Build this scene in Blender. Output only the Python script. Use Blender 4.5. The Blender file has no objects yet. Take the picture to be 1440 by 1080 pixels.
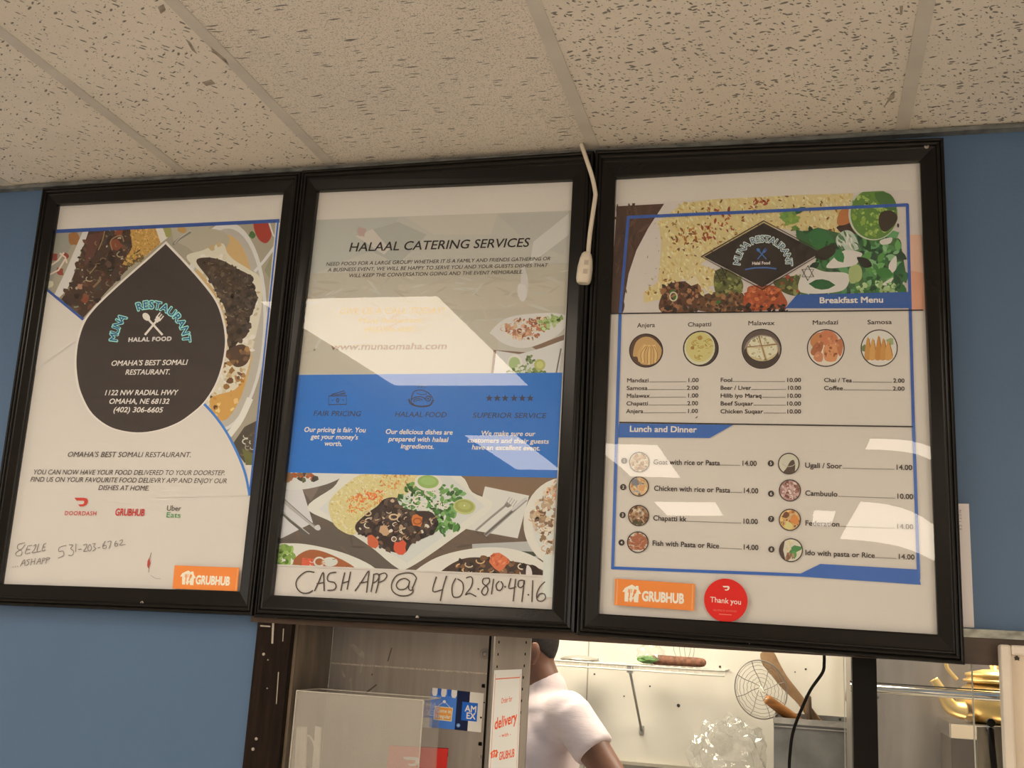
import bpy, math, random
from mathutils import Vector, Matrix
random.seed(7)
sc = bpy.context.scene
COL = sc.collection
PI = math.pi

# ------------------------------------------------------------------ camera
CAM_R = Vector((0.9658758383, 0.2528690103, 0.0560457720))
CAM_U = Vector((0.0044111005, -0.2324169458, 0.9726062438))
CAM_F = Vector((-0.2589679654, 0.9391696476, 0.2256013230))
FPX = 1507.67
CAM = Vector((0.0, -2.06, 1.55))
CEIL = 2.5545
cd = bpy.data.cameras.new('camera')
cam = bpy.data.objects.new('camera', cd)
COL.objects.link(cam)
cd.sensor_width = 36.0
cd.lens = FPX / 1440 * 36.0
cd.clip_start = 0.01
M = Matrix((CAM_R, CAM_U, -CAM_F)).transposed().to_4x4()
M.translation = CAM
cam.matrix_world = M
sc.camera = cam

# ------------------------------------------------------------------ world, light, exposure
w = bpy.data.worlds.new('world')
sc.world = w
w.use_nodes = True
w.node_tree.nodes['Background'].inputs[0].default_value = (0.9, 0.93, 1.0, 1)
w.node_tree.nodes['Background'].inputs[1].default_value = 0.05
sc.view_settings.view_transform = 'Standard'
sc.view_settings.look = 'None'
sc.view_settings.gamma = 1.0
sc.view_settings.use_curve_mapping = False
sc.view_settings.exposure = -0.5
WARM = (1.0, 0.86, 0.69)
KITCHEN_LIGHT = (1.0, 0.91, 0.76)
L_TROFFER = 12.0
L_KITCHEN = 32.0
FILL_LEFT = 70.0  # fill lamps outside the added side windows
FILL_RIGHT = 170.0
sc.cycles.max_bounces = 10
sc.cycles.transparent_max_bounces = 16
sc.cycles.caustics_reflective = False
sc.cycles.caustics_refractive = False


# ------------------------------------------------------------------ geometry helpers
def ray(px, py):
    return CAM_F * FPX + CAM_R * (px - 720) + CAM_U * (540 - py)


def W(px, py, y=0.0):
    d = ray(px, py)
    return CAM + d * ((y - CAM.y) / d.y)


def WZ(px, py, z):
    d = ray(px, py)
    return CAM + d * ((z - CAM.z) / d.z)


def proj(P):
    d = Vector(P) - CAM
    z = d.dot(CAM_F)
    return (720 + FPX * d.dot(CAM_R) / z, 540 - FPX * d.dot(CAM_U) / z)


def lin(c):
    c = c / 255.0
    return c / 12.92 if c <= 0.04045 else ((c + 0.055) / 1.055) ** 2.4


def rgb(r, g, b):
    return (lin(r), lin(g), lin(b), 1.0)


PAPER_SEEN = (208, 195, 179)


def pc(c, k=0.80):
    """ink colour of a print: the seen colour divided by the seen colour of the white paper"""
    return tuple(min(0.9, lin(a) / lin(p) * k) for a, p in zip(c, PAPER_SEEN)) + (1.0,)


class MB:
    def __init__(s):
        s.v = []
        s.f = []
        s.c = []
        s.sm = []

    def vert(s, p):
        s.v.append(tuple(p))
        return len(s.v) - 1

    def face(s, idx, col=None, smooth=False):
        s.f.append(tuple(idx))
        s.c.append(col)
        s.sm.append(smooth)

    def ngon(s, pts, col=None):
        i = len(s.v)
        s.v += [tuple(p) for p in pts]
        s.face(range(i, i + len(pts)), col)

    def hexa(s, a, b, col=None):
        """a: four corners of one face, b: four matching corners of the other"""
        i = len(s.v)
        s.v += [tuple(p) for p in a] + [tuple(p) for p in b]
        s.face((i, i + 1, i + 2, i + 3), col)
        s.face((i + 7, i + 6, i + 5, i + 4), col)
        for k in range(4):
            n = (k + 1) % 4
            s.face((i + k, i + 4 + k, i + 4 + n, i + n), col)

    def box(s, lo, hi, col=None):
        x0, y0, z0 = lo
        x1, y1, z1 = hi
        s.hexa([(x0, y0, z0), (x1, y0, z0), (x1, y0, z1), (x0, y0, z1)],
               [(x0, y1, z0), (x1, y1, z0), (x1, y1, z1), (x0, y1, z1)], col)

    def prism(s, front, back, col=None):
        n = len(front)
        i = len(s.v)
        s.v += [tuple(p) for p in front] + [tuple(p) for p in back]
        s.face(range(i, i + n), col)
        s.face(range(i + 2 * n - 1, i + n - 1, -1), col)
        for k in range(n):
            m = (k + 1) % n
            s.face((i + k, i + n + k, i + n + m, i + m), col)

    def tube(s, pts, rad, seg=10, caps=True, col=None, smooth=True, closed=False):
        pts = [Vector(p) for p in pts]
        n = len(pts)
        if not hasattr(rad, '__len__'):
            rad = [rad] * n
        t0 = (pts[1] - pts[0]).normalized()
        up = Vector((0, 0, 1)) if abs(t0.z) < 0.9 else Vector((1, 0, 0))
        nrm = t0.cross(up).normalized()
        rings = []
        for k in range(n):
            if closed:
                t = (pts[(k + 1) % n] - pts[k - 1]).normalized()
            else:
                t = (pts[min(k + 1, n - 1)] - pts[max(k - 1, 0)]).normalized()
            nrm = (nrm - t * nrm.dot(t)).normalized()
            bn = t.cross(nrm)
            i = len(s.v)
            for j in range(seg):
                a = 2 * PI * j / seg
                s.v.append(tuple(pts[k] + (nrm * math.cos(a) + bn * math.sin(a)) * rad[k]))
            rings.append(i)
        m = n if closed else n - 1
        for k in range(m):
            a, b = rings[k], rings[(k + 1) % n]
            for j in range(seg):
                q = (j + 1) % seg
                s.face((a + j, a + q, b + q, b + j), col, smooth)
        if caps and not closed:
            s.face(range(rings[0] + seg - 1, rings[0] - 1, -1), col)
            s.face(range(rings[-1], rings[-1] + seg), col)

    def lathe(s, c, prof, seg=28, axis=Vector((0, 0, 1)), col=None):
        """prof: list of (radius, height) along the axis"""
        axis = axis.normalized()
        u = axis.orthogonal().normalized()
        v = axis.cross(u)
        rings = []
        for r, h in prof:
            i = len(s.v)
            for j in range(seg):
                a = 2 * PI * j / seg
                s.v.append(tuple(Vector(c) + axis * h + (u * math.cos(a) + v * math.sin(a)) * r))
            rings.append(i)
        for a, b in zip(rings, rings[1:]):
            for j in range(seg):
                q = (j + 1) % seg
                s.face((a + j, a + q, b + q, b + j), col, True)
        s.face(range(rings[0] + seg - 1, rings[0] - 1, -1), col)
        s.face(range(rings[-1], rings[-1] + seg), col)

    def build(s, name, mat, parent=None, smooth=None, origin=None):
        me = bpy.data.meshes.new(name)
        if origin is not None:
            o_ = Vector(origin)
            me.from_pydata([tuple(Vector(p) - o_) for p in s.v], [], s.f)
        else:
            me.from_pydata(s.v, [], s.f)
        if any(c is not None for c in s.c):
            at = me.color_attributes.new('Col', 'FLOAT_COLOR', 'CORNER')
            data = []
            for f, c in zip(s.f, s.c):
                data += list(c or (0.8, 0.8, 0.8, 1)) * len(f)
            at.data.foreach_set('color', data)
        me.polygons.foreach_set('use_smooth', s.sm if smooth is None else [smooth] * len(s.f))
        me.materials.append(mat)
        me.update()
        o = bpy.data.objects.new(name, me)
        COL.objects.link(o)
        if origin is not None:
            o.location = origin
        if parent is not None:
            o.parent = parent
            if parent.type == 'EMPTY' and origin is None:
                o.matrix_parent_inverse = Matrix.Translation(parent.location).inverted()
        return o


def tag(o, label=None, cat=None, group=None, kind=None):
    if label: o['label'] = label
    if cat: o['category'] = cat
    if group: o['group'] = group
    if kind: o['kind'] = kind
    return o


def thing(name, label, cat, loc, group=None):
    o = bpy.data.objects.new(name, None)
    o.empty_display_size = 0.05
    COL.objects.link(o)
    o.location = loc
    return tag(o, label, cat, group)


def struct(name, mb, m, parent=None):
    o = mb.build(name, m, parent)
    if parent is None: o['kind'] = 'structure'
    return o


def bevel(o, w=0.003, n=2):
    b = o.modifiers.new('bevel', 'BEVEL')
    b.width = w
    b.segments = n
    b.limit_method = 'ANGLE'
    return o


def catmull(pts, n=6, closed=False):
    P = [Vector(p) for p in pts]
    out = []
    m = len(P)
    for i in range(m if closed else m - 1):
        if closed:
            a, b, c, d = P[i - 1], P[i], P[(i + 1) % m], P[(i + 2) % m]
        else:
            a, b, c, d = P[max(i - 1, 0)], P[i], P[i + 1], P[min(i + 2, m - 1)]
        for k in range(n):
            t = k / n
            out.append(0.5 * ((2 * b) + (c - a) * t + (2 * a - 5 * b + 4 * c - d) * t * t + (3 * b - a - 3 * c + d) * t ** 3))
    if not closed: out.append(P[-1])
    return out


# ------------------------------------------------------------------ materials
def new_mat(name):
    m = bpy.data.materials.new(name)
    m.use_nodes = True
    nt = m.node_tree
    return m, nt, nt.nodes['Principled BSDF']


def mat(name, c, rough=0.5, metal=0.0, var=0.0, scale=20.0, bump=0.0, bscale=None, stretch=None, spec=0.5, coat=0.0):
    m, nt, p = new_mat(name)
    N, L = nt.nodes.new, nt.links.new
    p.inputs['Base Color'].default_value = c
    p.inputs['Roughness'].default_value = rough
    p.inputs['Metallic'].default_value = metal
    p.inputs['Specular IOR Level'].default_value = spec
    p.inputs['Coat Weight'].default_value = coat
    tc = N('ShaderNodeTexCoord')
    mp = N('ShaderNodeMapping')
    L(tc.outputs['Object'], mp.inputs[0])
    if stretch: mp.inputs['Scale'].default_value = stretch
    no = N('ShaderNodeTexNoise')
    no.inputs['Scale'].default_value = scale
    no.inputs['Detail'].default_value = 5
    L(mp.outputs[0], no.inputs['Vector'])
    if var > 0:
        mx = N('ShaderNodeMix')
        mx.data_type = 'RGBA'
        mx.inputs[6].default_value = tuple(a * (1 - var) for a in c[:3]) + (1,)
        mx.inputs[7].default_value = tuple(min(1, a * (1 + var)) for a in c[:3]) + (1,)
        cr = N('ShaderNodeMapRange')
        cr.inputs[1].default_value = 0.3
        cr.inputs[2].default_value = 0.7
        L(no.outputs['Fac'], cr.inputs[0])
        L(cr.outputs[0], mx.inputs[0])
        L(mx.outputs[2], p.inputs['Base Color'])
    if bump > 0:
        nb = no
        if bscale:
            nb = N('ShaderNodeTexNoise')
            nb.inputs['Scale'].default_value = bscale
            nb.inputs['Detail'].default_value = 4
            L(mp.outputs[0], nb.inputs['Vector'])
        b = N('ShaderNodeBump')
        b.inputs['Strength'].default_value = bump
        b.inputs['Distance'].default_value = 0.004
        L(nb.outputs['Fac'], b.inputs['Height'])
        L(b.outputs[0], p.inputs['Normal'])
    return m


def print_mat(name='printed_ink', rough=0.5):
    m, nt, p = new_mat(name)
    a = nt.nodes.new('ShaderNodeAttribute')
    a.attribute_name = 'Col'
    nt.links.new(a.outputs['Color'], p.inputs['Base Color'])
    p.inputs['Roughness'].default_value = rough
    p.inputs['Specular IOR Level'].default_value = 0.15
    return m


def emit_mat(name, c, s):
    m = bpy.data.materials.new(name)
    m.use_nodes = True
    nt = m.node_tree
    nt.nodes.remove(nt.nodes['Principled BSDF'])
    e = nt.nodes.new('ShaderNodeEmission')
    e.inputs[0].default_value = tuple(c) + (1,)
    e.inputs[1].default_value = s
    nt.links.new(e.outputs[0], nt.nodes['Material Output'].inputs[0])
    return m


def clear_mat(name, tint=(1, 1, 1), gloss=0.06, rough=0.02, haze=0.0, hazecol=(0.8, 0.8, 0.8), soft=0.0, bump=0.0, bscale=60, film=0.0):
    """thin clear sheet: transparent + mirror, with an optional dusty film and pale diffuse haze"""
    m = bpy.data.materials.new(name)
    m.use_nodes = True
    nt = m.node_tree
    nt.nodes.remove(nt.nodes['Principled BSDF'])
    N, L = nt.nodes.new, nt.links.new
    tr = N('ShaderNodeBsdfTransparent')
    tr.inputs[0].default_value = tuple(tint) + (1,)
    gl = N('ShaderNodeBsdfGlossy')
    gl.inputs['Roughness'].default_value = rough
    # the same reflectance from both sides of the sheet: F0 + (1 - F0)(1 - |cos|)^5
    ge = N('ShaderNodeNewGeometry')
    dt = N('ShaderNodeVectorMath'); dt.operation = 'DOT_PRODUCT'
    L(ge.outputs['Incoming'], dt.inputs[0]); L(ge.outputs['Normal'], dt.inputs[1])
    ab = N('ShaderNodeMath'); ab.operation = 'ABSOLUTE'; L(dt.outputs['Value'], ab.inputs[0])
    om = N('ShaderNodeMath'); om.operation = 'SUBTRACT'; om.inputs[0].default_value = 1.0; L(ab.outputs[0], om.inputs[1])
    pw = N('ShaderNodeMath'); pw.operation = 'POWER'; pw.inputs[1].default_value = 5.0; L(om.outputs[0], pw.inputs[0])
    mu = N('ShaderNodeMath'); mu.operation = 'MULTIPLY_ADD'; mu.use_clamp = True
    mu.inputs[1].default_value = 1 - gloss; mu.inputs[2].default_value = gloss
    L(pw.outputs[0], mu.inputs[0])
    mix = N('ShaderNodeMixShader')
    L(mu.outputs[0], mix.inputs[0])
    L(tr.outputs[0], mix.inputs[1])
    L(gl.outputs[0], mix.inputs[2])
    last = mix
    if soft > 0:
        g2 = N('ShaderNodeBsdfGlossy')
        g2.inputs['Roughness'].default_value = 0.24
        m2 = N('ShaderNodeMixShader')
        m2.inputs[0].default_value = soft
        L(last.outputs[0], m2.inputs[1])
        L(g2.outputs[0], m2.inputs[2])
        last = m2
    if haze > 0:
        df = N('ShaderNodeBsdfDiffuse')
        df.inputs[0].default_value = tuple(hazecol) + (1,)
        m3 = N('ShaderNodeMixShader')
        m3.inputs[0].default_value = haze
        L(last.outputs[0], m3.inputs[1])
        L(df.outputs[0], m3.inputs[2])
        last = m3
    if bump > 0:
        tc = N('ShaderNodeTexCoord')
        no = N('ShaderNodeTexNoise')
        no.inputs['Scale'].default_value = bscale
        L(tc.outputs['Object'], no.inputs['Vector'])
        b = N('ShaderNodeBump')
        b.inputs['Strength'].default_value = bump
        b.inputs['Distance'].default_value = 0.01
        L(no.outputs['Fac'], b.inputs['Height'])
        L(b.outputs[0], gl.inputs['Normal'])
    L(last.outputs[0], nt.nodes['Material Output'].inputs[0])
    return m


def wall_paint(name, c, c2):
    """glossy wall paint with roller texture, scuffs and small pale chips"""
    m, nt, p = new_mat(name)
    N, L = nt.nodes.new, nt.links.new
    tc = N('ShaderNodeTexCoord')
    n1 = N('ShaderNodeTexNoise'); n1.inputs['Scale'].default_value = 3.0; n1.inputs['Detail'].default_value = 6
    n2 = N('ShaderNodeTexNoise'); n2.inputs['Scale'].default_value = 160.0
    vo = N('ShaderNodeTexVoronoi'); vo.inputs['Scale'].default_value = 9.0
    for n in (n1, n2, vo): L(tc.outputs['Object'], n.inputs['Vector'])
    mx = N('ShaderNodeMix'); mx.data_type = 'RGBA'
    mx.inputs[6].default_value = c; mx.inputs[7].default_value = c2
    L(n1.outputs['Fac'], mx.inputs[0])
    lt = N('ShaderNodeMath'); lt.operation = 'LESS_THAN'; lt.inputs[1].default_value = 0.016
    L(vo.outputs['Distance'], lt.inputs[0])
    m2 = N('ShaderNodeMix'); m2.data_type = 'RGBA'
    m2.inputs[7].default_value = (0.6, 0.6, 0.58, 1)
    L(lt.outputs[0], m2.inputs[0]); L(mx.outputs[2], m2.inputs[6])
    L(m2.outputs[2], p.inputs['Base Color'])
    p.inputs['Roughness'].default_value = 0.42
    p.inputs['Specular IOR Level'].default_value = 0.35
    b = N('ShaderNodeBump'); b.inputs['Strength'].default_value = 0.16; b.inputs['Distance'].default_value = 0.003
    L(n2.outputs['Fac'], b.inputs['Height']); L(b.outputs[0], p.inputs['Normal'])
    return m


def tile_mat(name, c, layers, speck=0.0):
    """mineral-fibre ceiling tile: layers of (scale, stretch_x, stretch_y, angle, size, share) fissures"""
    m, nt, p = new_mat(name)
    N, L = nt.nodes.new, nt.links.new
    tc = N('ShaderNodeTexCoord')
    wob = N('ShaderNodeTexNoise'); wob.inputs['Scale'].default_value = 26.0
    L(tc.outputs['Object'], wob.inputs['Vector'])
    wm = N('ShaderNodeVectorMath'); wm.operation = 'MULTIPLY_ADD'
    wm.inputs[1].default_value = (0.012, 0.012, 0)
    L(wob.outputs['Color'], wm.inputs[0]); L(tc.outputs['Object'], wm.inputs[2])
    total = None
    for (s, sx, sy, ang, size, share) in layers:
        rot = N('ShaderNodeMapping'); rot.inputs['Rotation'].default_value = (0, 0, ang)
        L(wm.outputs[0], rot.inputs[0])
        mp = N('ShaderNodeMapping'); mp.inputs['Scale'].default_value = (sx, sy, 0)
        mp.inputs['Location'].default_value = (ang * 3.1, s * 0.17, 0)
        L(rot.outputs[0], mp.inputs[0])
        vo = N('ShaderNodeTexVoronoi'); vo.voronoi_dimensions = '2D'; vo.inputs['Scale'].default_value = s
        L(mp.outputs[0], vo.inputs['Vector'])
        sp = N('ShaderNodeSeparateColor'); L(vo.outputs['Color'], sp.inputs[0])
        # radius differs from hole to hole, and most cells hold none
        mr = N('ShaderNodeMapRange'); mr.inputs[1].default_value = 1 - share; mr.inputs[2].default_value = 1.0
        mr.inputs[3].default_value = 0.0; mr.inputs[4].default_value = size
        L(sp.outputs[0], mr.inputs[0])
        sub = N('ShaderNodeMath'); sub.operation = 'SUBTRACT'
        L(mr.outputs[0], sub.inputs[0]); L(vo.outputs['Distance'], sub.inputs[1])
        sm = N('ShaderNodeMapRange'); sm.inputs[1].default_value = 0.0; sm.inputs[2].default_value = 0.06
        L(sub.outputs[0], sm.inputs[0])
        if total is None: total = sm.outputs[0]
        else:
            mxm = N('ShaderNodeMath'); mxm.operation = 'MAXIMUM'
            L(total, mxm.inputs[0]); L(sm.outputs[0], mxm.inputs[1]); total = mxm.outputs[0]
    n1 = N('ShaderNodeTexNoise'); n1.inputs['Scale'].default_value = 5.0; n1.inputs['Detail'].default_value = 8
    L(tc.outputs['Object'], n1.inputs['Vector'])
    mx0 = N('ShaderNodeMix'); mx0.data_type = 'RGBA'
    mx0.inputs[6].default_value = tuple(a * 0.9 for a in c[:3]) + (1,)
    mx0.inputs[7].default_value = tuple(a * 1.08 for a in c[:3]) + (1,)
    L(n1.outputs['Fac'], mx0.inputs[0])
    base = mx0.outputs[2]
    if speck > 0:
        n3 = N('ShaderNodeTexNoise'); n3.inputs['Scale'].default_value = 330.0; n3.inputs['Detail'].default_value = 1
        L(tc.outputs['Object'], n3.inputs['Vector'])
        r3 = N('ShaderNodeMapRange'); r3.inputs[1].default_value = 0.56; r3.inputs[2].default_value = 0.68; r3.inputs[4].default_value = speck
        L(n3.outputs['Fac'], r3.inputs[0])
        mx1 = N('ShaderNodeMix'); mx1.data_type = 'RGBA'
        mx1.inputs[7].default_value = tuple(a * 0.35 for a in c[:3]) + (1,)
        L(r3.outputs[0], mx1.inputs[0]); L(base, mx1.inputs[6]); base = mx1.outputs[2]
    mx = N('ShaderNodeMix'); mx.data_type = 'RGBA'
    mx.inputs[7].default_value = tuple(a * 0.30 for a in c[:3]) + (1,)
    L(total, mx.inputs[0]); L(base, mx.inputs[6])
    L(mx.outputs[2], p.inputs['Base Color'])
    b = N('ShaderNodeBump'); b.inputs['Strength'].default_value = 0.5; b.inputs['Distance'].default_value = 0.003; b.invert = True
    L(total, b.inputs['Height']); L(b.outputs[0], p.inputs['Normal'])
    p.inputs['Roughness'].default_value = 0.9
    p.inputs['Specular IOR Level'].default_value = 0.1
    return m


INK = print_mat()
M_FRAME = mat('black_frame_lacquer', (0.0072, 0.0066, 0.006, 1), 0.26, spec=0.24, bump=0.02, scale=200)
M_PAPER = mat('poster_paper', pc(PAPER_SEEN), 0.6, var=0.015, scale=6, spec=0.1)
M_ACRYLIC = clear_mat('acrylic_sheet', gloss=0.056, rough=0.006, soft=0.016)
M_SCREW = mat('screw_steel', (0.5, 0.47, 0.42, 1), 0.3, 1.0)
M_WALL = wall_paint('blue_wall_paint', (0.090, 0.163, 0.295, 1), (0.100, 0.180, 0.320, 1))
M_WHITE_WALL = mat('cream_room_paint', (0.80, 0.76, 0.69, 1), 0.7, var=0.04, scale=4)
M_FLOOR = mat('floor_tiles', (0.78, 0.71, 0.61, 1), 0.5, var=0.08, scale=5)
M_BAR = mat('grid_bar_paint', (0.68, 0.64, 0.58, 1), 0.55, var=0.07, scale=14)
M_TROFFER = emit_mat('light_diffuser', WARM, L_TROFFER)
M_KLIGHT = emit_mat('kitchen_light_diffuser', KITCHEN_LIGHT, L_KITCHEN)
M_FIXTURE = mat('white_fixture_metal', (0.75, 0.73, 0.68, 1), 0.4, var=0.03)
M_DARKWOOD = mat('dark_brown_stained_wood', (0.014, 0.008, 0.0055, 1), 0.5, spec=0.12, var=0.45, scale=6, stretch=(18, 18, 1.5), bump=0.25, bscale=30)
M_JAMB = mat('worn_grey_brown_trim', (0.16, 0.125, 0.09, 1), 0.5, var=0.35, scale=9, stretch=(3, 3, 1), bump=0.15)
M_HEADER = mat('brown_header_wood', (0.060, 0.036, 0.024, 1), 0.5, var=0.3, scale=10, stretch=(1, 6, 6), bump=0.1)
M_STEEL = mat('brushed_steel_sheet', (0.34, 0.314, 0.293, 1), 0.42, 0.55, var=0.12, scale=7, stretch=(8, 1, 0.6), bump=0.05)
M_KSTEEL = mat('kitchen_steel', (0.27, 0.235, 0.215, 1), 0.35, 0.6, var=0.2, scale=5, stretch=(4, 1, 0.7), bump=0.04)
M_CHROME = mat('polished_steel', (0.72, 0.66, 0.58, 1), 0.16, 1.0)
M_KWALL = mat('kitchen_wall_panel', (0.76, 0.71, 0.60, 1), 0.35, var=0.07, scale=3.5, spec=0.3)
M_BLACKMETAL = mat('black_painted_metal', (0.007, 0.0065, 0.006, 1), 0.5, var=0.2, spec=0.1)

# ------------------------------------------------------------------ the room shell
WALLY = 0.016
# front wall (blue) with the serving hatch cut out
HX0 = -1.083   # left side of the hatch
HZ = 1.568     # top of the hatch
RXE = W(1440, 1080, 0.0).x + 1.2
mb = MB()
mb.box((-6.5, WALLY, 0), (HX0, WALLY + 0.12, CEIL + 0.05))
mb.box((HX0, WALLY, HZ), (3.2, WALLY + 0.12, CEIL + 0.05))
mb.box((HX0, WALLY, 0), (3.2, WALLY + 0.12, 0.98))
wf = struct('wall_front', mb, M_WALL)
# side walls of the dining room, each with an unseen window added to let in fill light
WZ0, WZ1 = 0.75, 2.35
for sx, xo, xi, wn, n, en, WY0, WY1 in ((-1, -6.62, -6.5, 'wall_left', 'added_window_1', FILL_LEFT, -5.0, -1.2), (1, 3.32, 3.2, 'wall_right', 'added_window_3', FILL_RIGHT, -9.6, -4.2)):
    x0, x1 = min(xo, xi), max(xo, xi)
    mb = MB()
    mb.box((x0, -10.6, 0), (x1, WY0, CEIL)); mb.box((x0, WY1, 0), (x1, WALLY + (0.12 if sx < 0 else 0), CEIL))
    mb.box((x0, WY0, 0), (x1, WY1, WZ0)); mb.box((x0, WY0, WZ1), (x1, WY1, CEIL))
    struct(wn, mb, M_WHITE_WALL)
    mb = MB()
    f0, f1 = x0 + 0.02, x1 - 0.03
    for k in range(5):
        y = WY0 + (WY1 - WY0) * k / 4
        mb.box((f0, y - 0.03, WZ0), (f1, y + 0.03, WZ1))
    mb.box((f0, WY0, WZ0), (f1, WY1, WZ0 + 0.05)); mb.box((f0, WY0, WZ1 - 0.05), (f1, WY1, WZ1))
    struct(n, mb, M_FIXTURE)
    ld = bpy.data.lights.new('fill_daylight', 'AREA'); ld.shape = 'RECTANGLE'; ld.size = WZ1 - WZ0; ld.size_y = WY1 - WY0  # lamp added outside the opening to brighten the boards and ceiling
    ld.color = (1.0, 0.92, 0.83); ld.energy = en
    lo = bpy.data.objects.new('fill_daylight', ld); COL.objects.link(lo)
    lo.location = (xo + sx * 0.13, (WY0 + WY1) / 2, (WZ0 + WZ1) / 2); lo.rotation_euler = (0, sx * PI / 2, 0)
mb = MB(); mb.box((-6.62, -10.72, 0), (3.32, -10.6, CEIL)); struct('wall_back', mb, M_WHITE_WALL)
mb = MB(); mb.box((-6.62, -10.72, -0.05), (3.32, 4.2, 0)); struct('floor', mb, M_FLOOR)

# ceiling: mineral tiles in a metal grid
TC = (0.89, 0.83, 0.745, 1)
dash = [(92, 1, 0.34, 0.6, 0.25, 0.55), (98, 1, 0.34, -0.9, 0.23, 0.50), (150, 1, 0.8, 0.2, 0.22, 0.34)]
fiss = [(88, 0.15, 1, 0.0, 0.20, 0.50), (110, 0.18, 1, 0.10, 0.18, 0.48), (210, 1, 1, 0.3, 0.22, 0.5)]
worm = [(88, 0.42, 1, 0.25, 0.27, 0.55), (104, 1, 0.5, 0.5, 0.25, 0.46), (100, 0.45, 1, -0.5, 0.25, 0.46), (160, 1, 1, 0.2, 0.24, 0.34)]
T_A = tile_mat('tile_short_dashes', TC, dash, 0.12)
T_B = tile_mat('tile_long_fissures', tuple(a * 0.97 for a in TC[:3]) + (1,), fiss, 0.55)
T_C = tile_mat('tile_wormholes', tuple(a * 0.98 for a in TC[:3]) + (1,), worm, 0.10)
mb = MB(); mb.box((-6.62, -10.72, CEIL + 0.03), (3.32, 0.14, CEIL + 0.06))
ceiling = struct('ceiling', mb, M_BAR)
bars = [-6.5, -6.03, -5.42, -4.81, -4.2, -3.59, -2.98, -2.37, -1.885, -1.392, -1.020, -0.417, 0.197, 0.807, 1.417, 2.027, 2.637, 3.2]
tm = [T_A, T_C, T_A, T_C, T_A, T_C, T_A, T_C, T_A, T_A, T_B, T_C, T_C, T_A, T_B, T_A, T_C]
rows = [0.016 - 1.2 * k for k in range(0, 10)] 
LIGHTS = [(-1.68, -1.08, -2.13, -0.94), (-1.72, -1.42, -4.42, -3.25), (-1.03, -0.72, -4.62, -3.48), (-1.05, -0.60, -6.75, -5.85),
          (0.13, 0.27, -7.35, -6.25), (0.36, 1.20, -8.4, -5.6), (0.29, 0.66, -3.55, -3.25),
          (-6.1, -5.5, -4.4, -3.2), (1.95, 2.55, -4.6, -3.4), (1.95, 2.55, -7.2, -6.0)]  # these last three are added fill lights, clear of every reflection
for i in range(len(bars) - 1):
    mb = MB()
    mb.box((bars[i] + 0.008, -10.6, CEIL + 0.002), (bars[i + 1] - 0.008, 0.016, CEIL + 0.018))
    mb.build('ceiling_tile', tm[i], ceiling)
for x in bars[1:-1]:
    mb = MB(); mb.box((x - 0.0125, -10.6, CEIL - 0.001), (x + 0.0125, 0.016, CEIL + 0.0035)); mb.build('grid_bar', M_BAR, ceiling)
for y in (-1.22, -2.44, -3.66, -4.88, -6.1, -7.32, -8.54, -9.76):
    mb = MB(); mb.box((-6.5, y - 0.0125, CEIL - 0.0016), (3.2, y + 0.0125, CEIL + 0.003)); mb.build('grid_bar', M_BAR, ceiling)
# scuffs on the tiles and on one grid bar
M_SMUDGE = mat('grey_smudge', (0.36, 0.31, 0.25, 1), 0.9, var=0.4, scale=60)
for q, z in (([(222, 10), (230, 6), (233, 14), (226, 20)], 0.0016), ([(261, 55), (268, 60), (277, 76), (270, 71)], 0.0016), ([(1252, 133), (1258, 127), (1258, 138), (1250, 143), (1243, 151)], 0.0016),
             ([(1265, 9), (1270, 8), (1269, 20), (1266, 22)], 0.0016), ([(284, 116), (297, 112), (303, 118), (290, 121)], 0.0016), ([(296, 66), (318, 84), (322, 92), (300, 74)], -0.0014)):
    f = [WZ(px, py, CEIL + z) for px, py in q]
    mb = MB(); mb.prism([(p.x, p.y, CEIL + z) for p in f], [(p.x, p.y, CEIL + z + 0.0006) for p in f]); mb.build('smudge', M_SMUDGE, ceiling)
# wall angle where the ceiling meets the blue wall
M_ANGLE = mat('wall_angle_paint', (0.16, 0.17, 0.17, 1), 0.6, var=0.5, scale=25, stretch=(1, 1, 3))
mb = MB(); mb.box((-6.5, -0.004, CEIL - 0.010), (3.2, WALLY, CEIL - 0.0015)); struct('trim_1', mb, M_ANGLE)

LABELS = ['recessed ceiling light nearest the menu boards, mirrored in the catering poster',
          'narrow recessed ceiling light mirrored at the foot of the blue band',
          'narrow recessed ceiling light mirrored over the first lunch dish',
          'recessed ceiling light mirrored above the third lunch dish',
          'slim recessed ceiling light mirrored beside the seventh dish price row',
          'large recessed ceiling light mirrored at the lower right of the price list',
          'narrow recessed ceiling light mirrored as an arc in the price list',
          'added recessed ceiling light on the far left of the dining room by the added window',
          'added recessed ceiling light by the right wall, second from the hatch wall',
          'added recessed ceiling light by the right wall, deepest in the dining room',
          ]
for (x0, x1, y0, y1), lb in zip(LIGHTS, LABELS):
    t = thing('ceiling_light', lb, 'ceiling light', ((x0 + x1) / 2, (y0 + y1) / 2, CEIL - 0.004), 'recessed ceiling lights')
    z0, z1 = CEIL - 0.008, CEIL - 0.0018
    mb = MB()
    e = 0.022
    mb.box((x0 - e, y0 - e, z0), (x0, y1 + e, z1)); mb.box((x1, y0 - e, z0), (x1 + e, y1 + e, z1))
    mb.box((x0, y0 - e, z0), (x1, y0, z1)); mb.box((x0, y1, z0), (x1, y1 + e, z1))
    mb.build('light_frame', M_FIXTURE, t)
    mb = MB(); mb.box((x0, y0, z0 + 0.002), (x1, y1, z1 - 0.001)); mb.build('diffuser', M_TROFFER, t)

# ------------------------------------------------------------------ lettering from the built-in font
FONT_CACHE = {}


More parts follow.
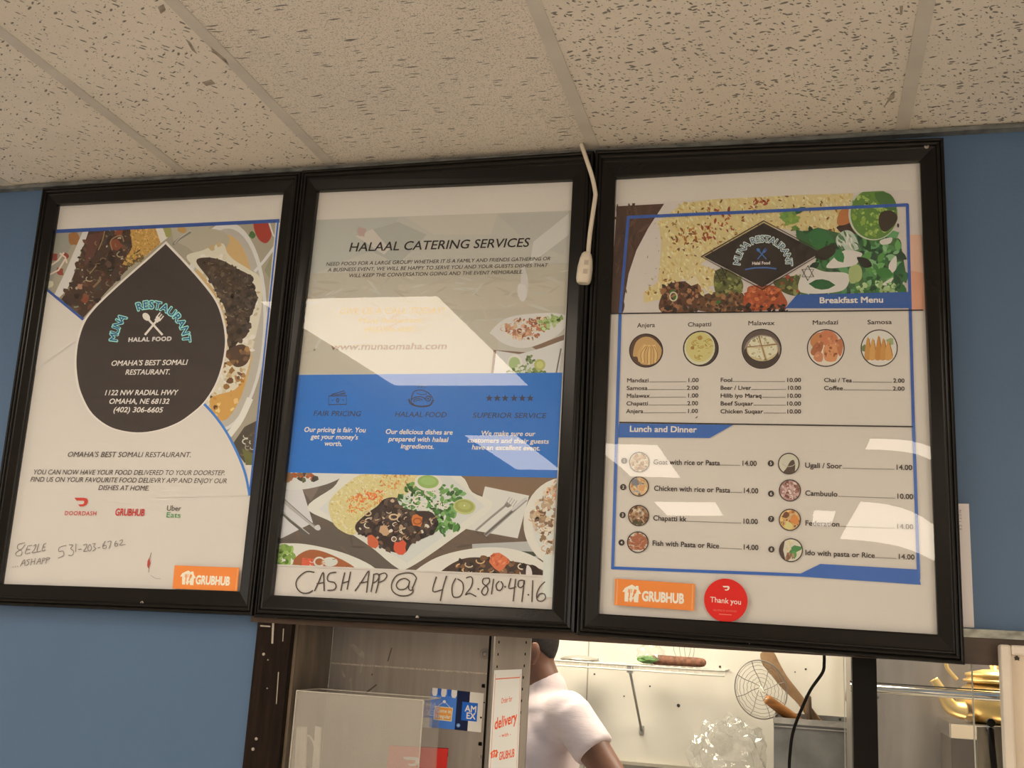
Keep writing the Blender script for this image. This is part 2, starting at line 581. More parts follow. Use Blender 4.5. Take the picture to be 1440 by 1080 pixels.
def _raw(body, wgt):
    cu = bpy.data.curves.new('glyph', 'FONT')
    cu.body = body
    cu.size = 1.0
    cu.offset = wgt
    cu.resolution_u = 3
    ob = bpy.data.objects.new('glyph', cu)
    me = ob.to_mesh()
    v = [(p.co.x, p.co.y) for p in me.vertices]
    f = [tuple(p.vertices) for p in me.polygons]
    ob.to_mesh_clear()
    bpy.data.objects.remove(ob)
    bpy.data.curves.remove(cu)
    return v, f


def glyph(ch, wgt):
    k = (ch, wgt)
    if k not in FONT_CACHE:
        if ch == ' ':
            v, f = [], []
        else:
            v, f = _raw(ch, wgt)
        if 'bar' not in FONT_CACHE:
            a, _ = _raw('||', 0.0)
            FONT_CACHE['bar'] = max(p[0] for p in a)
        b, _ = _raw('|' + ch + '|', 0.0)
        FONT_CACHE[k] = (v, f, max(p[0] for p in b) - FONT_CACHE['bar'])
    return FONT_CACHE[k]


_h, _ = _raw('H', 0.0)
CAPH = max(p[1] for p in _h)


def text_width(s, sp=0.0):
    return sum(glyph(c, 0.0)[2] + sp for c in s) - sp


def bold(wgt):
    """shifts of the copies that thicken a letter by wgt on every side"""
    if wgt < 0.001: return ((0, 0),)
    n = 4 if wgt < 0.04 else 8
    return [(wgt * math.cos(2 * PI * (k + 0.5) / n), wgt * math.sin(2 * PI * (k + 0.5) / n)) for k in range(n)]


class Print:
    """inks printed on a flat sheet; coordinates are traced points laid on the sheet's own plane"""
    def __init__(s, y0=0.0):
        s.y0 = y0
        s.lv = 0.00004
        s.mb = MB()
        s.clip = None

    def P(s, x, y, dz=0.0):
        return W(x, y, s.y0 - s.lv - dz)

    def bump(s, n=1):
        s.lv += 4e-6 * n

    def flush(s, name, parent, label=None, m=None):
        o = s.mb.build(name, m or INK, parent)
        if label: o['label'] = label
        s.mb = MB()
        return o

    def _clip(s, pts):
        if not s.clip: return pts
        out = [tuple(p[:2]) for p in pts]
        C = s.clip
        n = len(C)
        area = sum(C[i][0] * C[(i + 1) % n][1] - C[(i + 1) % n][0] * C[i][1] for i in range(n))
        sg = 1 if area > 0 else -1
        for i in range(n):
            a, b = C[i], C[(i + 1) % n]
            inp, out = out, []
            if not inp: return []
            def side(p): return sg * ((b[0] - a[0]) * (p[1] - a[1]) - (b[1] - a[1]) * (p[0] - a[0]))
            for j in range(len(inp)):
                p, q = inp[j - 1], inp[j]
                sp_, sq = side(p), side(q)
                if sq >= 0:
                    if sp_ < 0:
                        t = sp_ / (sp_ - sq); out.append((p[0] + (q[0] - p[0]) * t, p[1] + (q[1] - p[1]) * t))
                    out.append(q)
                elif sp_ >= 0:
                    t = sp_ / (sp_ - sq); out.append((p[0] + (q[0] - p[0]) * t, p[1] + (q[1] - p[1]) * t))
        return out

    def poly(s, pts, c, step=True, raw=False):
        pts = s._clip(pts)
        if len(pts) < 3: return
        s.mb.ngon([s.P(p[0], p[1]) for p in pts], c if raw else pc(c))
        if step: s.bump()

    def smooth(s, pts, c, n=5):
        s.poly([(p.x, p.y) for p in catmull([Vector((a, b)) for a, b in pts], n, True)], c)

    def ell(s, cx, cy, rx, ry, c, rot=0.0, n=28, step=True, a0=0, a1=2 * PI):
        ca, sa = math.cos(rot), math.sin(rot)
        pts = []
        for k in range(n):
            a = a0 + (a1 - a0) * k / (n if a1 - a0 > 6.2 else n - 1)
            u, v = rx * math.cos(a), ry * math.sin(a)
            pts.append((cx + ca * u - sa * v, cy + sa * u + ca * v))
        s.poly(pts, c, step)

    def ring(s, cx, cy, r, wd, c, n=36, ry=None, a0=0.0, a1=2 * PI, rot=0.0):
        ry = ry or r
        pts = [(cx + math.cos(rot) * r * math.cos(a) - math.sin(rot) * ry * math.sin(a), cy + math.sin(rot) * r * math.cos(a) + math.cos(rot) * ry * math.sin(a))
               for a in [a0 + (a1 - a0) * k / n for k in range(n + 1)]]
        s.stroke(pts, wd, c)

    def stroke(s, pts, wd, c, step=True, taper=False, sm=0):
        P = [Vector((p[0], p[1])) for p in pts]
        if sm: P = catmull(P, sm)
        n = len(P)
        Lf, Rt = [], []
        for k in range(n):
            t = P[min(k + 1, n - 1)] - P[max(k - 1, 0)]
            if t.length < 1e-6: t = Vector((1, 0))
            t.normalize()
            nn = Vector((-t.y, t.x))
            h = wd / 2 * ((1 - 0.7 * abs(2 * k / (n - 1) - 1)) if taper else 1)
            Lf.append(P[k] + nn * h); Rt.append(P[k] - nn * h)
        for k in range(n - 1):
            q = [Lf[k], Lf[k + 1], Rt[k + 1], Rt[k]]
            s.poly([(a.x, a.y) for a in q], c, False)
        if step: s.bump()

    def blob(s, cx, cy, r, c, irr=0.3, n=9, asp=1.0, rot=0.0, step=True):
        ca, sa = math.cos(rot), math.sin(rot)
        pts = []
        for k in range(n):
            a = 2 * PI * k / n
            q = r * (1 + random.uniform(-irr, irr))
            u, v = q * math.cos(a), q * math.sin(a) * asp
            pts.append((cx + ca * u - sa * v, cy + sa * u + ca * v))
        s.poly(pts, c, step)

    def leaf(s, cx, cy, ln, wd, a, c, step=True):
        ca, sa = math.cos(a), math.sin(a)
        pts = [(-ln / 2, 0), (-ln / 4, wd * 0.4), (0, wd / 2), (ln / 4, wd * 0.38), (ln / 2, 0), (ln / 4, -wd * 0.38), (0, -wd / 2), (-ln / 4, -wd * 0.4)]
        s.poly([(cx + ca * u - sa * v, cy + sa * u + ca * v) for u, v in pts], c, step)

    def scatter(s, region, n, cols, size, kind='grain', ang=None, asp=0.4, jit=14):
        xs = [p[0] for p in region]; ys = [p[1] for p in region]
        base = s.lv
        k = tries = 0
        while k < n and tries < n * 30:
            tries += 1
            x, y = random.uniform(min(xs), max(xs)), random.uniform(min(ys), max(ys))
            if not inside(x, y, region): continue
            s.lv = base + 4e-6 * (k % 20)
            c = random.choice(cols)
            j = random.uniform(-jit, jit)
            c = tuple(max(4, min(250, q + j)) for q in c)
            sz = random.uniform(*size)
            a = random.uniform(0, PI) if ang is None else random.gauss(ang, 0.5)
            if kind == 'grain': s.leaf(x, y, sz, sz * asp, a, c, False)
            elif kind == 'blob': s.blob(x, y, sz / 2, c, 0.35, 8, random.uniform(0.5, 1), a, False)
            elif kind == 'arc':
                r = sz / 2
                b = random.uniform(1.2, 3.5)
                s.stroke([(x + r * math.cos(a + b * t / 5), y + r * 0.7 * math.sin(a + b * t / 5)) for t in range(6)], max(0.7, sz * asp * 0.5), c, False)
            k += 1
        s.lv = base + 4e-6 * 21

    def text(s, t, p0, p1, cap, c, wgt=0.0, slant=0.0, sp=0.0, step=True, natural=None):
        """lettering whose baseline runs p0 -> p1; natural=k keeps its own width, k times as wide as high"""
        A = text_width(t, sp)
        dx, dy = p1[0] - p0[0], p1[1] - p0[1]
        ln = math.hypot(dx, dy)
        ex, ey = dx / ln, dy / ln
        sx = (cap / CAPH * natural) if natural else ln / A
        B = s.P(*p0)
        q = proj(B + Vector((0, 0, 0.01)))
        ux, uy = q[0] - p0[0], q[1] - p0[1]
        ul = math.hypot(ux, uy)
        ux, uy = ux / ul, uy / ul
        sy = cap / CAPH
        col = pc(c)
        cur = 0.0
        for ch in t:
            v, f, adv = glyph(ch, 0.0)
            for q, (da, db) in enumerate(bold(wgt)):
                i = len(s.mb.v)
                for (a, b) in v:
                    X = (cur + a + da + slant * b) * sx
                    Y = (b + db) * sy
                    s.mb.v.append(tuple(s.P(p0[0] + ex * X + ux * Y, p0[1] + ey * X + uy * Y, q * 4e-6)))
                for fc in f: s.mb.face([i + k for k in fc], col)
            cur += adv + sp
        if step: s.bump(2 + len(bold(wgt)))
        return (p0[0] + ex * (cur - sp) * sx, p0[1] + ey * (cur - sp) * sx)

    def arc_text(s, t, cx, cy, r, a0, a1, cap, c, wgt=0.0, tilt=0.0, sp=0.0, wide=1.0, ry=None):
        """letters along an arc, angles in degrees measured clockwise-up from the left (180) to the right (0)"""
        A = text_width(t, sp)
        col = pc(c)
        cur = 0.0
        k = cap / CAPH
        ry = ry or r
        for ch in t:
            v, f, adv = glyph(ch, 0.0)
            mid = (cur + adv / 2) / A
            an = math.radians(a0 + (a1 - a0) * mid)
            ox, oy = cx + r * math.cos(an), cy - ry * math.sin(an)
            rx_, ry_ = math.cos(an), -math.sin(an)          # outward
            tx, ty = math.sin(an), math.cos(an)             # along (left to right)
            for qq, (da, db) in enumerate(bold(wgt)):
                i = len(s.mb.v)
                for (a, b) in v:
                    X, Y = (a - adv / 2 + da) * k * wide, (b + db) * k
                    s.mb.v.append(tuple(s.P(ox + tx * X + rx_ * Y, oy + ty * X + ry_ * Y, qq * 4e-6)))
                for fc in f: s.mb.face([i + q for q in fc], col)
            cur += adv + sp
        s.bump(2 + len(bold(wgt)))


def inside(x, y, poly):
    r = False
    n = len(poly)
    for i in range(n):
        x0, y0 = poly[i][0], poly[i][1]
        x1, y1 = poly[i - 1][0], poly[i - 1][1]
        if (y0 > y) != (y1 > y) and x < (x1 - x0) * (y - y0) / (y1 - y0) + x0: r = not r
    return r


# ------------------------------------------------------------------ framed menu boards
PROFILE = [(0.0, 0.0155), (0.0, -0.020), (0.03, -0.0235), (0.09, -0.0245), (0.14, -0.0230), (0.17, -0.0205), (0.20, -0.0230), (0.26, -0.0240), (0.32, -0.0225),
           (0.36, -0.0190), (0.41, -0.0190), (0.46, -0.0180), (0.94, -0.0138), (1.0, -0.0125), (1.0, 0.0030)]


def frame_mesh(outer, inner):
    mb = MB()
    O = [W(x, y, -0.020) for x, y in outer]
    I = [W(x, y, -0.0125) for x, y in inner]
    for p in O: p.z = min(p.z, CEIL - 0.0115)
    rings = []
    for t, y in PROFILE:
        i = len(mb.v)
        for o, n in zip(O, I):
            q = o.lerp(n, t); mb.v.append((q.x, y, q.z))
        rings.append(i)
    m = len(PROFILE)
    for k in range(m):
        a, b = rings[k], rings[(k + 1) % m]
        for j in range(4):
            q = (j + 1) % 4
            mb.face((a + j, a + q, b + q, b + j))
    return mb, O, I


def pane_mesh(I, waves):
    mb = MB()
    nx, nz = 70, 100
    z0 = min(p.z for p in I) - 0.004; z1 = max(p.z for p in I) + 0.004
    x0 = min(p.x for p in I) - 0.004; x1 = max(p.x for p in I) + 0.004
    for j in range(nz + 1):
        for i in range(nx + 1):
            u, v = i / nx, j / nz
            mb.v.append((x0 + (x1 - x0) * u, -0.0085 + waves(u, v), z0 + (z1 - z0) * v))
    for j in range(nz):
        for i in range(nx):
            a = j * (nx + 1) + i
            mb.face((a, a + 1, a + nx + 2, a + nx + 1), None, True)
    return mb


def screw(px, py, y, parent, r=0.0042):
    p = W(px, py, y)
    mb = MB()
    mb.lathe(p, [(r, 0.004), (r, -0.001), (r * 0.75, -0.0022), (r * 0.55, -0.0022), (r * 0.45, -0.0008), (r * 0.2, -0.0008)], 16, Vector((0, 1, 0)))
    return mb.build('screw', M_SCREW, parent)


def board(label, outer, inner, waves):
    b = (W(*inner[2], 0.0) + W(*inner[3], 0.0)) / 2
    t = thing('framed_menu_board', label, 'menu board', (b.x, 0.0, b.z - 0.05), 'framed menu boards above the hatch')
    mb, O, I = frame_mesh(outer, inner)
    mb.build('frame', M_FRAME, t)
    mb = MB()
    q = [W(x, y, 0.0) for x, y in inner]
    c = (q[0] + q[1] + q[2] + q[3]) / 4
    q = [c + (p - c) * 1.025 for p in q]
    mb.prism([(p.x, 0.0, p.z) for p in q], [(p.x, 0.003, p.z) for p in q])
    sheet = mb.build('poster_sheet', M_PAPER, t)
    pane_mesh(I, waves).build('acrylic_pane', M_ACRYLIC, t)
    return t, sheet

BLUE = (44, 96, 172)
NAVY = (48, 78, 140)
INKBLACK = (40, 34, 32)
WHITE = (222, 210, 196)
SHEET = PAPER_SEEN


def handwriting(pr, strokes, ox, oy, k, wd, c):
    for st in strokes:
        if len(st) == 1:
            x, y = ox + st[0][0] * k, oy + st[0][1] * k
            pr.ell(x, y, wd * 0.8, wd * 0.8, c, n=8, step=False)
        else:
            pr.stroke([(ox + a * k, oy + b * k) for a, b in st], wd, c, step=False, sm=4 if len(st) > 2 else 0)
        pr.bump()


def house_logo(pr, cx, cy, s, c, tilt=0.08, cut=None):
    """house with a fork and a spoon cut out of it"""
    def T(p): return (cx + s * p[0] - 0.02 * s * p[1], cy + s * (p[1] + tilt * p[0]))
    pr.poly([T(p) for p in ((-0.42, 0.5), (-0.42, -0.05), (-0.56, -0.05), (-0.40, -0.30), (0.0, -0.52), (0.22, -0.40), (0.24, -0.47), (0.38, -0.46), (0.40, -0.26), (0.56, -0.02), (0.42, 0.0), (0.38, 0.5), (0.14, 0.5), (0.10, 0.25), (-0.02, 0.5), (-0.10, 0.5), (-0.2, 0.2), (-0.2, 0.5))], c)
    if cut:
        pr.stroke([T((-0.16, 0.3)), T((-0.12, -0.2))], s * 0.07, cut)
        for d in (-0.09, 0.0, 0.09): pr.stroke([T((-0.12 + d, -0.02)), T((-0.10 + d, -0.26))], s * 0.04, cut)
        pr.stroke([T((0.06, 0.22)), T((0.20, -0.16))], s * 0.08, cut); pr.stroke([T((0.15, -0.02)), T((0.22, -0.24))], s * 0.15, cut)


def cutlery_cross(pr, cx, cy, s, c):
    pr.stroke([(cx - s * 0.75, cy + s), (cx + s * 0.45, cy - s * 0.45)], s * 0.2, c)
    for d in (-0.16, 0.0, 0.16):
        pr.stroke([(cx + s * (0.45 + d), cy - s * (0.45 - d)), (cx + s * (0.85 + d), cy - s * (0.95 - d))], s * 0.11, c)
    pr.stroke([(cx + s * 0.28, cy - s * 0.28), (cx + s * 0.62, cy - s * 0.62)], s * 0.42, c)
    pr.stroke([(cx + s * 0.9, cy + s), (cx - s * 0.45, cy - s * 0.5)], s * 0.2, c)
    pr.ell(cx - s * 0.62, cy - s * 0.7, s * 0.42, s * 0.30, c, rot=0.85)


# ================= left board: the restaurant poster
out_L = [(61, 264.5), (424.5, 242), (355.5, 866), (-27, 850)]
in_L = [(80, 287.4), (398.8, 270.6), (337, 831.8), (0, 821)]
board_l, sheet = board('black framed board with black teardrop on white poster, leftmost of the three', out_L, in_L,
                       lambda u, v: 0.0003 * math.sin(3 * u + 5 * v))
for p in ((200, 848),): screw(p[0], p[1], -0.0175, board_l)
pr = Print()
# food picture behind the drop
area = [(73, 324), (393, 309), (350, 692), (286, 567), (200, 520), (117, 449), (63, 404)]
pr.poly([(77, 325), (394, 311), (353, 655), (320, 620), (286, 568), (200, 500), (117, 448), (62, 405)], (158, 146, 124))
pr.poly([(74, 326), (112, 324), (85, 375), (66, 404)], (146, 140, 124))
pr.blob(104, 335, 9, (150, 100, 55), 0.2, 12, 1.2)
for (x, y, r) in ((75, 362, 6), (84, 382, 6), (92, 360, 5)): pr.blob(x, y, r, (140, 62, 48), 0.3)
for st in (((72, 373), (82, 366), (90, 355)), ((68, 387), (82, 380), (92, 364)), ((84, 356), (92, 362), (94, 370))): pr.stroke(st, 2.4, (214, 190, 165))
pr.blob(70, 400, 5, (200, 190, 160), 0.3)
pr.poly([(116, 326), (126, 325), (113, 357), (104, 385), (96, 405), (84, 418), (76, 415), (92, 382)], (206, 196, 182))
meat = [(125, 324), (184, 321), (196, 345), (178, 380), (150, 410), (117, 447), (86, 421), (97, 404), (106, 380)]
pr.poly(meat, (66, 46, 36))
pr.scatter(meat, 90, [(54, 38, 30), (78, 54, 40), (44, 32, 28), (96, 62, 44), (60, 50, 40)], (5, 14), 'blob')
pr.poly([(124, 330), (146, 326), (132, 360), (118, 376)], (92, 56, 44))
for (x, y, r) in ((163, 345, 8), (120, 420, 6), (168, 327, 6)): pr.blob(x, y, r, (126, 66, 44), 0.35)
pr.scatter(meat, 34, [(140, 116, 84), (112, 82, 58), (120, 128, 96), (168, 148, 112)], (4, 11), 'arc', asp=0.28)
pr.scatter(meat, 26, [(176, 160, 130), (120, 110, 84)], (1.5, 4), 'blob')
for st in (((147, 325), (144, 338), (138, 352)), ((158, 352), (156, 338), (170, 331), (174, 340)), ((126, 385), (132, 378), (135, 374))): pr.stroke(st, 1.6, (150, 118, 80), sm=4)
pr.blob(112, 403, 4, (168, 120, 92)); pr.stroke([(131, 404), (140, 395), (141, 389)], 3, (130, 100, 66))
rice = [(183, 321), (219, 319), (226, 342), (205, 360), (184, 374), (172, 372), (186, 348)]
pr.poly(rice, (186, 142, 72))
pr.scatter(rice, 200, [(200, 156, 84), (176, 130, 60), (212, 170, 100), (160, 116, 56)], (2.5, 5), 'grain')
pr.scatter([(176, 362), (196, 352), (202, 362), (176, 382)], 30, [(110, 92, 52), (130, 110, 60), (90, 70, 44)], (2.5, 6), 'blob')
pr.poly([(218, 319), (228, 318), (236, 334), (226, 342)], (216, 204, 184))
pr.poly([(228, 318), (240, 318), (241, 332), (234, 334)], (152, 146, 82))
pr.poly([(240, 318), (300, 314), (268, 350), (244, 338)], (170, 160, 138))
pr.blob(256, 322, 6, (180, 140, 80)); pr.stroke([(243, 344), (252, 336), (268, 326)], 3.4, (120, 112, 100)); pr.stroke([(245, 343), (253, 334), (268, 324)], 1, (190, 180, 160))
# big oval plate
pr.ell(313, 460, 62, 148, (206, 198, 186), rot=0.055, n=48)
pr.ell(314, 462, 56, 141, (176, 166, 150), rot=0.055, n=48)
pr.ell(310, 462, 49, 133, (196, 160, 106), rot=0.06, n=48)
pr.ell(293, 340, 30, 18, (172, 160, 136), rot=-0.1)
rw = [(262, 362), (285, 352), (312, 342), (320, 356), (330, 366), (352, 380), (366, 392), (368, 430), (358, 480), (345, 530), (330, 560), (300, 572), (285, 570), (318, 500), (316, 440), (290, 392)]
pr.smooth(rw, (208, 196, 170))
pr.scatter(rw, 130, [(222, 212, 190), (196, 180, 150), (186, 160, 116), (214, 200, 170)], (4, 11), 'blob')
mt = [(276, 368), (290, 362), (312, 366), (330, 376), (352, 388), (356, 404), (362, 420), (352, 444), (348, 470), (336, 480), (322, 492), (318, 440), (296, 396)]
pr.smooth(mt, (62, 48, 38))
pr.scatter(mt, 200, [(54, 42, 34), (72, 56, 42), (44, 36, 32), (84, 66, 48), (66, 50, 44)], (4, 10), 'blob')
pr.scatter(mt, 46, [(110, 88, 60), (130, 108, 78), (96, 74, 50)], (3, 7), 'arc', asp=0.28)
pr.smooth([(318, 494), (340, 484), (352, 496), (346, 512), (332, 516), (322, 506)], (76, 54, 40))
pr.scatter([(310, 500), (350, 490), (345, 530), (310, 560)], 26, [(150, 108, 60), (110, 76, 46), (190, 160, 120), (98, 66, 46)], (4, 10), 'blob')
sauce = [(296, 560), (330, 548), (345, 530), (338, 560), (318, 590), (302, 584)]
pr.smooth(sauce, (196, 146, 74)); pr.blob(303, 573, 3, (84, 50, 32))
pr.scatter(sauce, 14, [(214, 176, 110), (178, 122, 56)], (3, 8), 'blob')
pr.stroke([(352, 560), (338, 590), (322, 612)], 9, (214, 208, 198), sm=5)
# right side bits
pr.poly([(352, 312), (394, 311), (390, 350), (370, 340), (352, 325)], (160, 148, 122))
pr.smooth([(357, 313), (376, 312), (382, 330), (374, 342), (362, 334)], (156, 52, 38))
pr.blob(354, 330, 5, (70, 104, 52)); pr.stroke([(378, 312), (384, 330), (392, 340)], 2.4, (210, 200, 190)); pr.stroke([(390, 342), (372, 366), (358, 382)], 4, (206, 198, 188))
pr.poly([(388, 345), (384, 400), (372, 380)], (138, 134, 104))
pr.poly([(364, 590), (360, 654), (346, 654), (326, 626), (344, 600)], (72, 64, 54))
pr.scatter([(358, 600), (360, 652), (346, 652), (332, 624)], 22, [(150, 140, 118), (60, 70, 40), (104, 84, 60), (190, 180, 160)], (4, 12), 'arc', asp=0.3)
pr.poly([(340, 630), (360, 640), (357, 654), (346, 654)], (98, 98, 52))
# white paper below the picture
pr.poly([(60, 404), (117, 448), (120, 470), (50, 520)], SHEET)
pr.poly([(346, 654), (362, 654), (358, 700), (352, 700)], SHEET)
pr.poly([(100, 470), (117, 449), (200, 560), (286, 569), (310, 596), (332, 634), (346, 670), (351, 697), (220, 700)], SHEET)
pr.poly([(388, 309.3), (402, 308), (362, 700), (350.5, 700)], SHEET)
pr.flush('food_picture', sheet, 'printed food picture of a meat dish and an oval plate')
for a in (((74, 325.5), (393, 310.5)), ((76, 324), (63, 405)), ((62, 404), (117, 449.5))): pr.stroke(a, 5.0 if a[0][0] == 74 else 3.6, NAVY)
pr.stroke([(391, 311), (350.8, 697)], 2.4, BLUE)
pr.stroke([(284, 565), (300, 582), (318, 607), (334, 638), (345, 667), (351, 697)], 3.4, (58, 118, 186), sm=5)
pr.flush('blue_border', sheet)
drop = [(233.5, 339), (208, 362), (176, 390), (150, 414), (131, 433), (117, 452), (108, 478), (104.5, 506), (106, 530), (111, 552), (124, 578), (142, 595), (163, 605), (192, 609.5), (222, 606), (250, 596), (270, 583), (288, 567), (304, 543), (314, 516), (319, 488), (318.5, 466), (314, 444), (307, 425), (296, 408), (276, 384), (255, 361)]
pts = [(p.x, p.y) for p in catmull([Vector(p) for p in drop[1:]], 4)]
pts = [drop[0]] + pts
pr.poly(pts, (224, 212, 198))
c0 = (212, 490)
pr.poly([(c0[0] + (x - c0[0]) * 0.972, c0[1] + (y - c0[1]) * (0.972 if y < 480 else 0.988)) for x, y in pts], (56, 47, 44))
pr.flush('teardrop_emblem', sheet, 'black teardrop with thin white edge')
for (tx, a0, a1) in (('MUNA', 178, 136), ('RESTAURANT', 112, 0)):
    pr.arc_text(tx, 211, 481, 46, a0, a1, 11, (150, 206, 226), 0.085, sp=0.06, ry=47)
    pr.arc_text(tx, 211, 481, 46.6, a0, a1, 10, (34, 84, 124), 0.02, sp=0.06, ry=47.6)
cutlery_cross(pr, 215, 456, 15, (220, 208, 196))
pr.text('HALAL FOOD', (180, 480.5), (241, 479), 5.6, (206, 194, 182), 0.05, sp=0.06)
pr.flush('drop_logo', sheet)
CW = (228, 218, 206)
pr.text("OMAHA'S BEST SOMALI", (155.5, 514.4), (263, 512.8), 7.2, CW, 0.022, 0.16)
pr.text("RESTAURANT.", (175.5, 526.9), (239, 526.4), 7.2, CW, 0.022, 0.16)
pr.text("1122 NW RADIAL HWY", (145.5, 555.8), (249, 555.4), 7.2, CW, 0.022, 0.16)
pr.text("OMAHA, NE 68132", (152.5, 567.8), (237.5, 567.8), 7.2, CW, 0.022, 0.16)
pr.text("(402) 306-6605", (158.5, 579.5), (228.5, 580), 7.2, CW, 0.022, 0.16)
pr.flush('white_lettering', sheet)
CB = (66, 54, 48)
pr.text("OMAHA'S BEST SOMALI RESTAURANT.", (94, 642.4), (268.5, 643), 7.2, CB, 0.006, 0.16)
pr.text("YOU CAN NOW HAVE YOUR FOOD DELIVERED TO YOUR DOORSTEP.", (46, 667), (316, 668.3), 6.8, CB, 0.004, 0.16)
pr.text("FIND US ON YOUR FAVOURITE FOOD DELIEVRY APP AND ENJOY OUR", (42, 677.3), (318.5, 679.6), 6.8, CB, 0.004, 0.16)
pr.text("DISHES AT HOME.", (137.5, 689), (209.5, 689.8), 6.8, CB, 0.004, 0.16)
pr.flush('black_lettering', sheet)
RED = (196, 62, 50)


def dash_logo(pr, x, y, s, c, k=1.0):
    pts = [(0, 0), (1.3, 0), (1.62, 0.08), (1.78, 0.3), (1.78, 0.62), (1.6, 0.95), (1.2, 1.15), (0.72, 1.15), (0.5, 0.88), (1.1, 0.86), (1.28, 0.74), (1.32, 0.52), (1.2, 0.38), (0.3, 0.36)]
    pr.poly([(x + a * s * k, y + b * s) for a, b in pts], c)


dash_logo(pr, 104.5, 700, 10.6, RED)
pr.text('DOORDASH', (90.3, 724.4), (135.6, 724.8), 5.8, RED, 0.012, 0.0, sp=0.06); pr.flush('delivery_logo', sheet, 'red winged delivery logo')
pr.text('GRUBHUB', (161.2, 724.6), (202.6, 725.4), 9.4, (190, 52, 44), 0.035, 0.05); pr.flush('delivery_logo', sheet, 'bold red delivery wordmark')
pr.text('Uber', (233.8, 718), (254.3, 718.5), 7.4, (60, 52, 48), 0.0)
pr.text('Eats', (232.9, 727.4), (253.9, 728), 7.4, (72, 140, 74), 0.004)
pr.flush('delivery_logo', sheet, 'black and green two-line delivery wordmark')
HW_L = [[(150, 310), (110, 320), (105, 345), (130, 360), (125, 385), (100, 388), (95, 370), (130, 345), (150, 320)],
        [(165, 330), (150, 375), (180, 370)], [(165, 330), (190, 325)], [(158, 352), (180, 350)],
        [(200, 330), (215, 320), (205, 350), (190, 370), (220, 365)], [(232, 315), (220, 362), (245, 358)],
        [(260, 320), (250, 358), (272, 352)], [(260, 320), (275, 312)], [(255, 338), (270, 334)],
        [(78, 455)], [(92, 453)], [(106, 451)], [(120, 450), (145, 410), (148, 448)], [(130, 435), (147, 430)], [(180, 408), (160, 415), (172, 430), (155, 448)],
        [(190, 405), (182, 445)], [(210, 402), (203, 440)], [(186, 425), (206, 420)], [(215, 440), (238, 402), (240, 438)], [(222, 425), (239, 420)],
        [(255, 402), (248, 438)], [(255, 402), (272, 405), (252, 420)], [(280, 398), (272, 435)], [(280, 398), (298, 402), (276, 416)],
        [(395, 325), (355, 338), (350, 362), (375, 360), (378, 385), (345, 402)], [(410, 322), (435, 325), (420, 345), (438, 360), (430, 385), (408, 385)],
        [(452, 315), (450, 365)], [(465, 350), (485, 348)], [(497, 325), (515, 318), (515, 335), (498, 362), (522, 358)],
        [(532, 322), (522, 345), (532, 360), (545, 345), (538, 322), (530, 324)], [(550, 318), (568, 315), (558, 332), (570, 345), (552, 360)], [(582, 342), (597, 338)],
        [(628, 300), (612, 325), (615, 345), (632, 340), (630, 325), (614, 330)], [(640, 305), (662, 302), (648, 345)],
        [(692, 298), (682, 318), (686, 330), (700, 328), (700, 315), (684, 318)], [(712, 300), (728, 292), (728, 305), (712, 325), (748, 320)]]
handwriting(pr, HW_L, 0, 690, 0.2361, 0.85, (118, 106, 96))
pr.flush('handwriting', sheet, 'thin grey handwriting')
pr.poly([(210, 784), (211.5, 792), (209, 800), (207, 796), (207.5, 789)], (190, 52, 36))
pr.stroke([(213, 777), (210, 786), (209, 805)], 0.7, (130, 110, 100)); pr.stroke([(212, 809), (218, 813), (226, 814)], 0.8, (170, 158, 145))
pr.flush('red_scratch', sheet)

# ================= middle board: catering services
out_M = [(425.5, 240), (835.5, 212), (808.5, 890), (357.5, 868)]
in_M = [(446, 268), (805.5, 252.3), (776, 857), (381.5, 836.7)]
board_m, sheet = board('black framed catering services board with blue band, middle of the three', out_M, in_M,
                       lambda u, v: 0.00035 * math.sin(4.4 * u + 1.0) * math.sin(3.0 * v + 0.5))
screw(587, 868, -0.0205, board_m, 0.0036); 
pr = Print()
pr.clip = [(444.5, 309), (804, 296), (790.5, 524), (417, 527)]
pr.poly(pr.clip, (184, 176, 160))
for (pts, c) in (([(445, 310), (560, 306), (540, 345), (430, 390)], (176, 172, 158)), ([(500, 330), (560, 312), (600, 330), (560, 372), (520, 352)], (168, 164, 150)),
                 ([(570, 305), (700, 300), (690, 330), (610, 330)], (190, 180, 162)), ([(700, 302), (800, 298), (796, 360), (740, 340)], (178, 172, 158)),
                 ([(435, 385), (800, 370), (795, 440), (425, 470)], (178, 168, 148)), ([(425, 455), (700, 450), (700, 525), (417, 525)], (182, 172, 152)),
                 ([(560, 400), (795, 395), (793, 430), (560, 440)], (184, 172, 150)), ([(750, 340), (800, 300), (800, 330), (745, 372)], (200, 192, 178)),
                 ([(500, 332), (524, 322), (548, 350), (540, 358)], (196, 184, 168))): pr.poly(pts, c)
pr.scatter([(430, 390), (800, 380), (795, 440), (420, 500)], 130, [(180, 168, 146), (186, 178, 160), (174, 162, 140)], (14, 40), 'grain', ang=-0.03, asp=0.12, jit=4)
pr.blob(508, 326, 7, (178, 150, 138), 0.3, 12); pr.smooth([(734, 372), (742, 390), (742, 412), (736, 424), (732, 412)], (194, 186, 174)); pr.smooth([(729, 400), (739, 402), (740, 418), (734, 424), (728, 414)], (202, 194, 182))
pr.poly([(703, 530), (800, 480), (800, 530)], (120, 92, 72))
pr.poly([(748, 488), (795, 470), (800, 530), (690, 530), (694, 492), (762, 497)], (122, 96, 78))
pr.smooth([(690, 466), (716, 446), (770, 440), (798, 445), (796, 458), (780, 474), (750, 487), (728, 489), (706, 482), (694, 472)], (206, 198, 186))
fd = [(704, 460), (722, 450), (745, 447), (768, 446), (768, 462), (752, 476), (732, 480), (714, 472)]
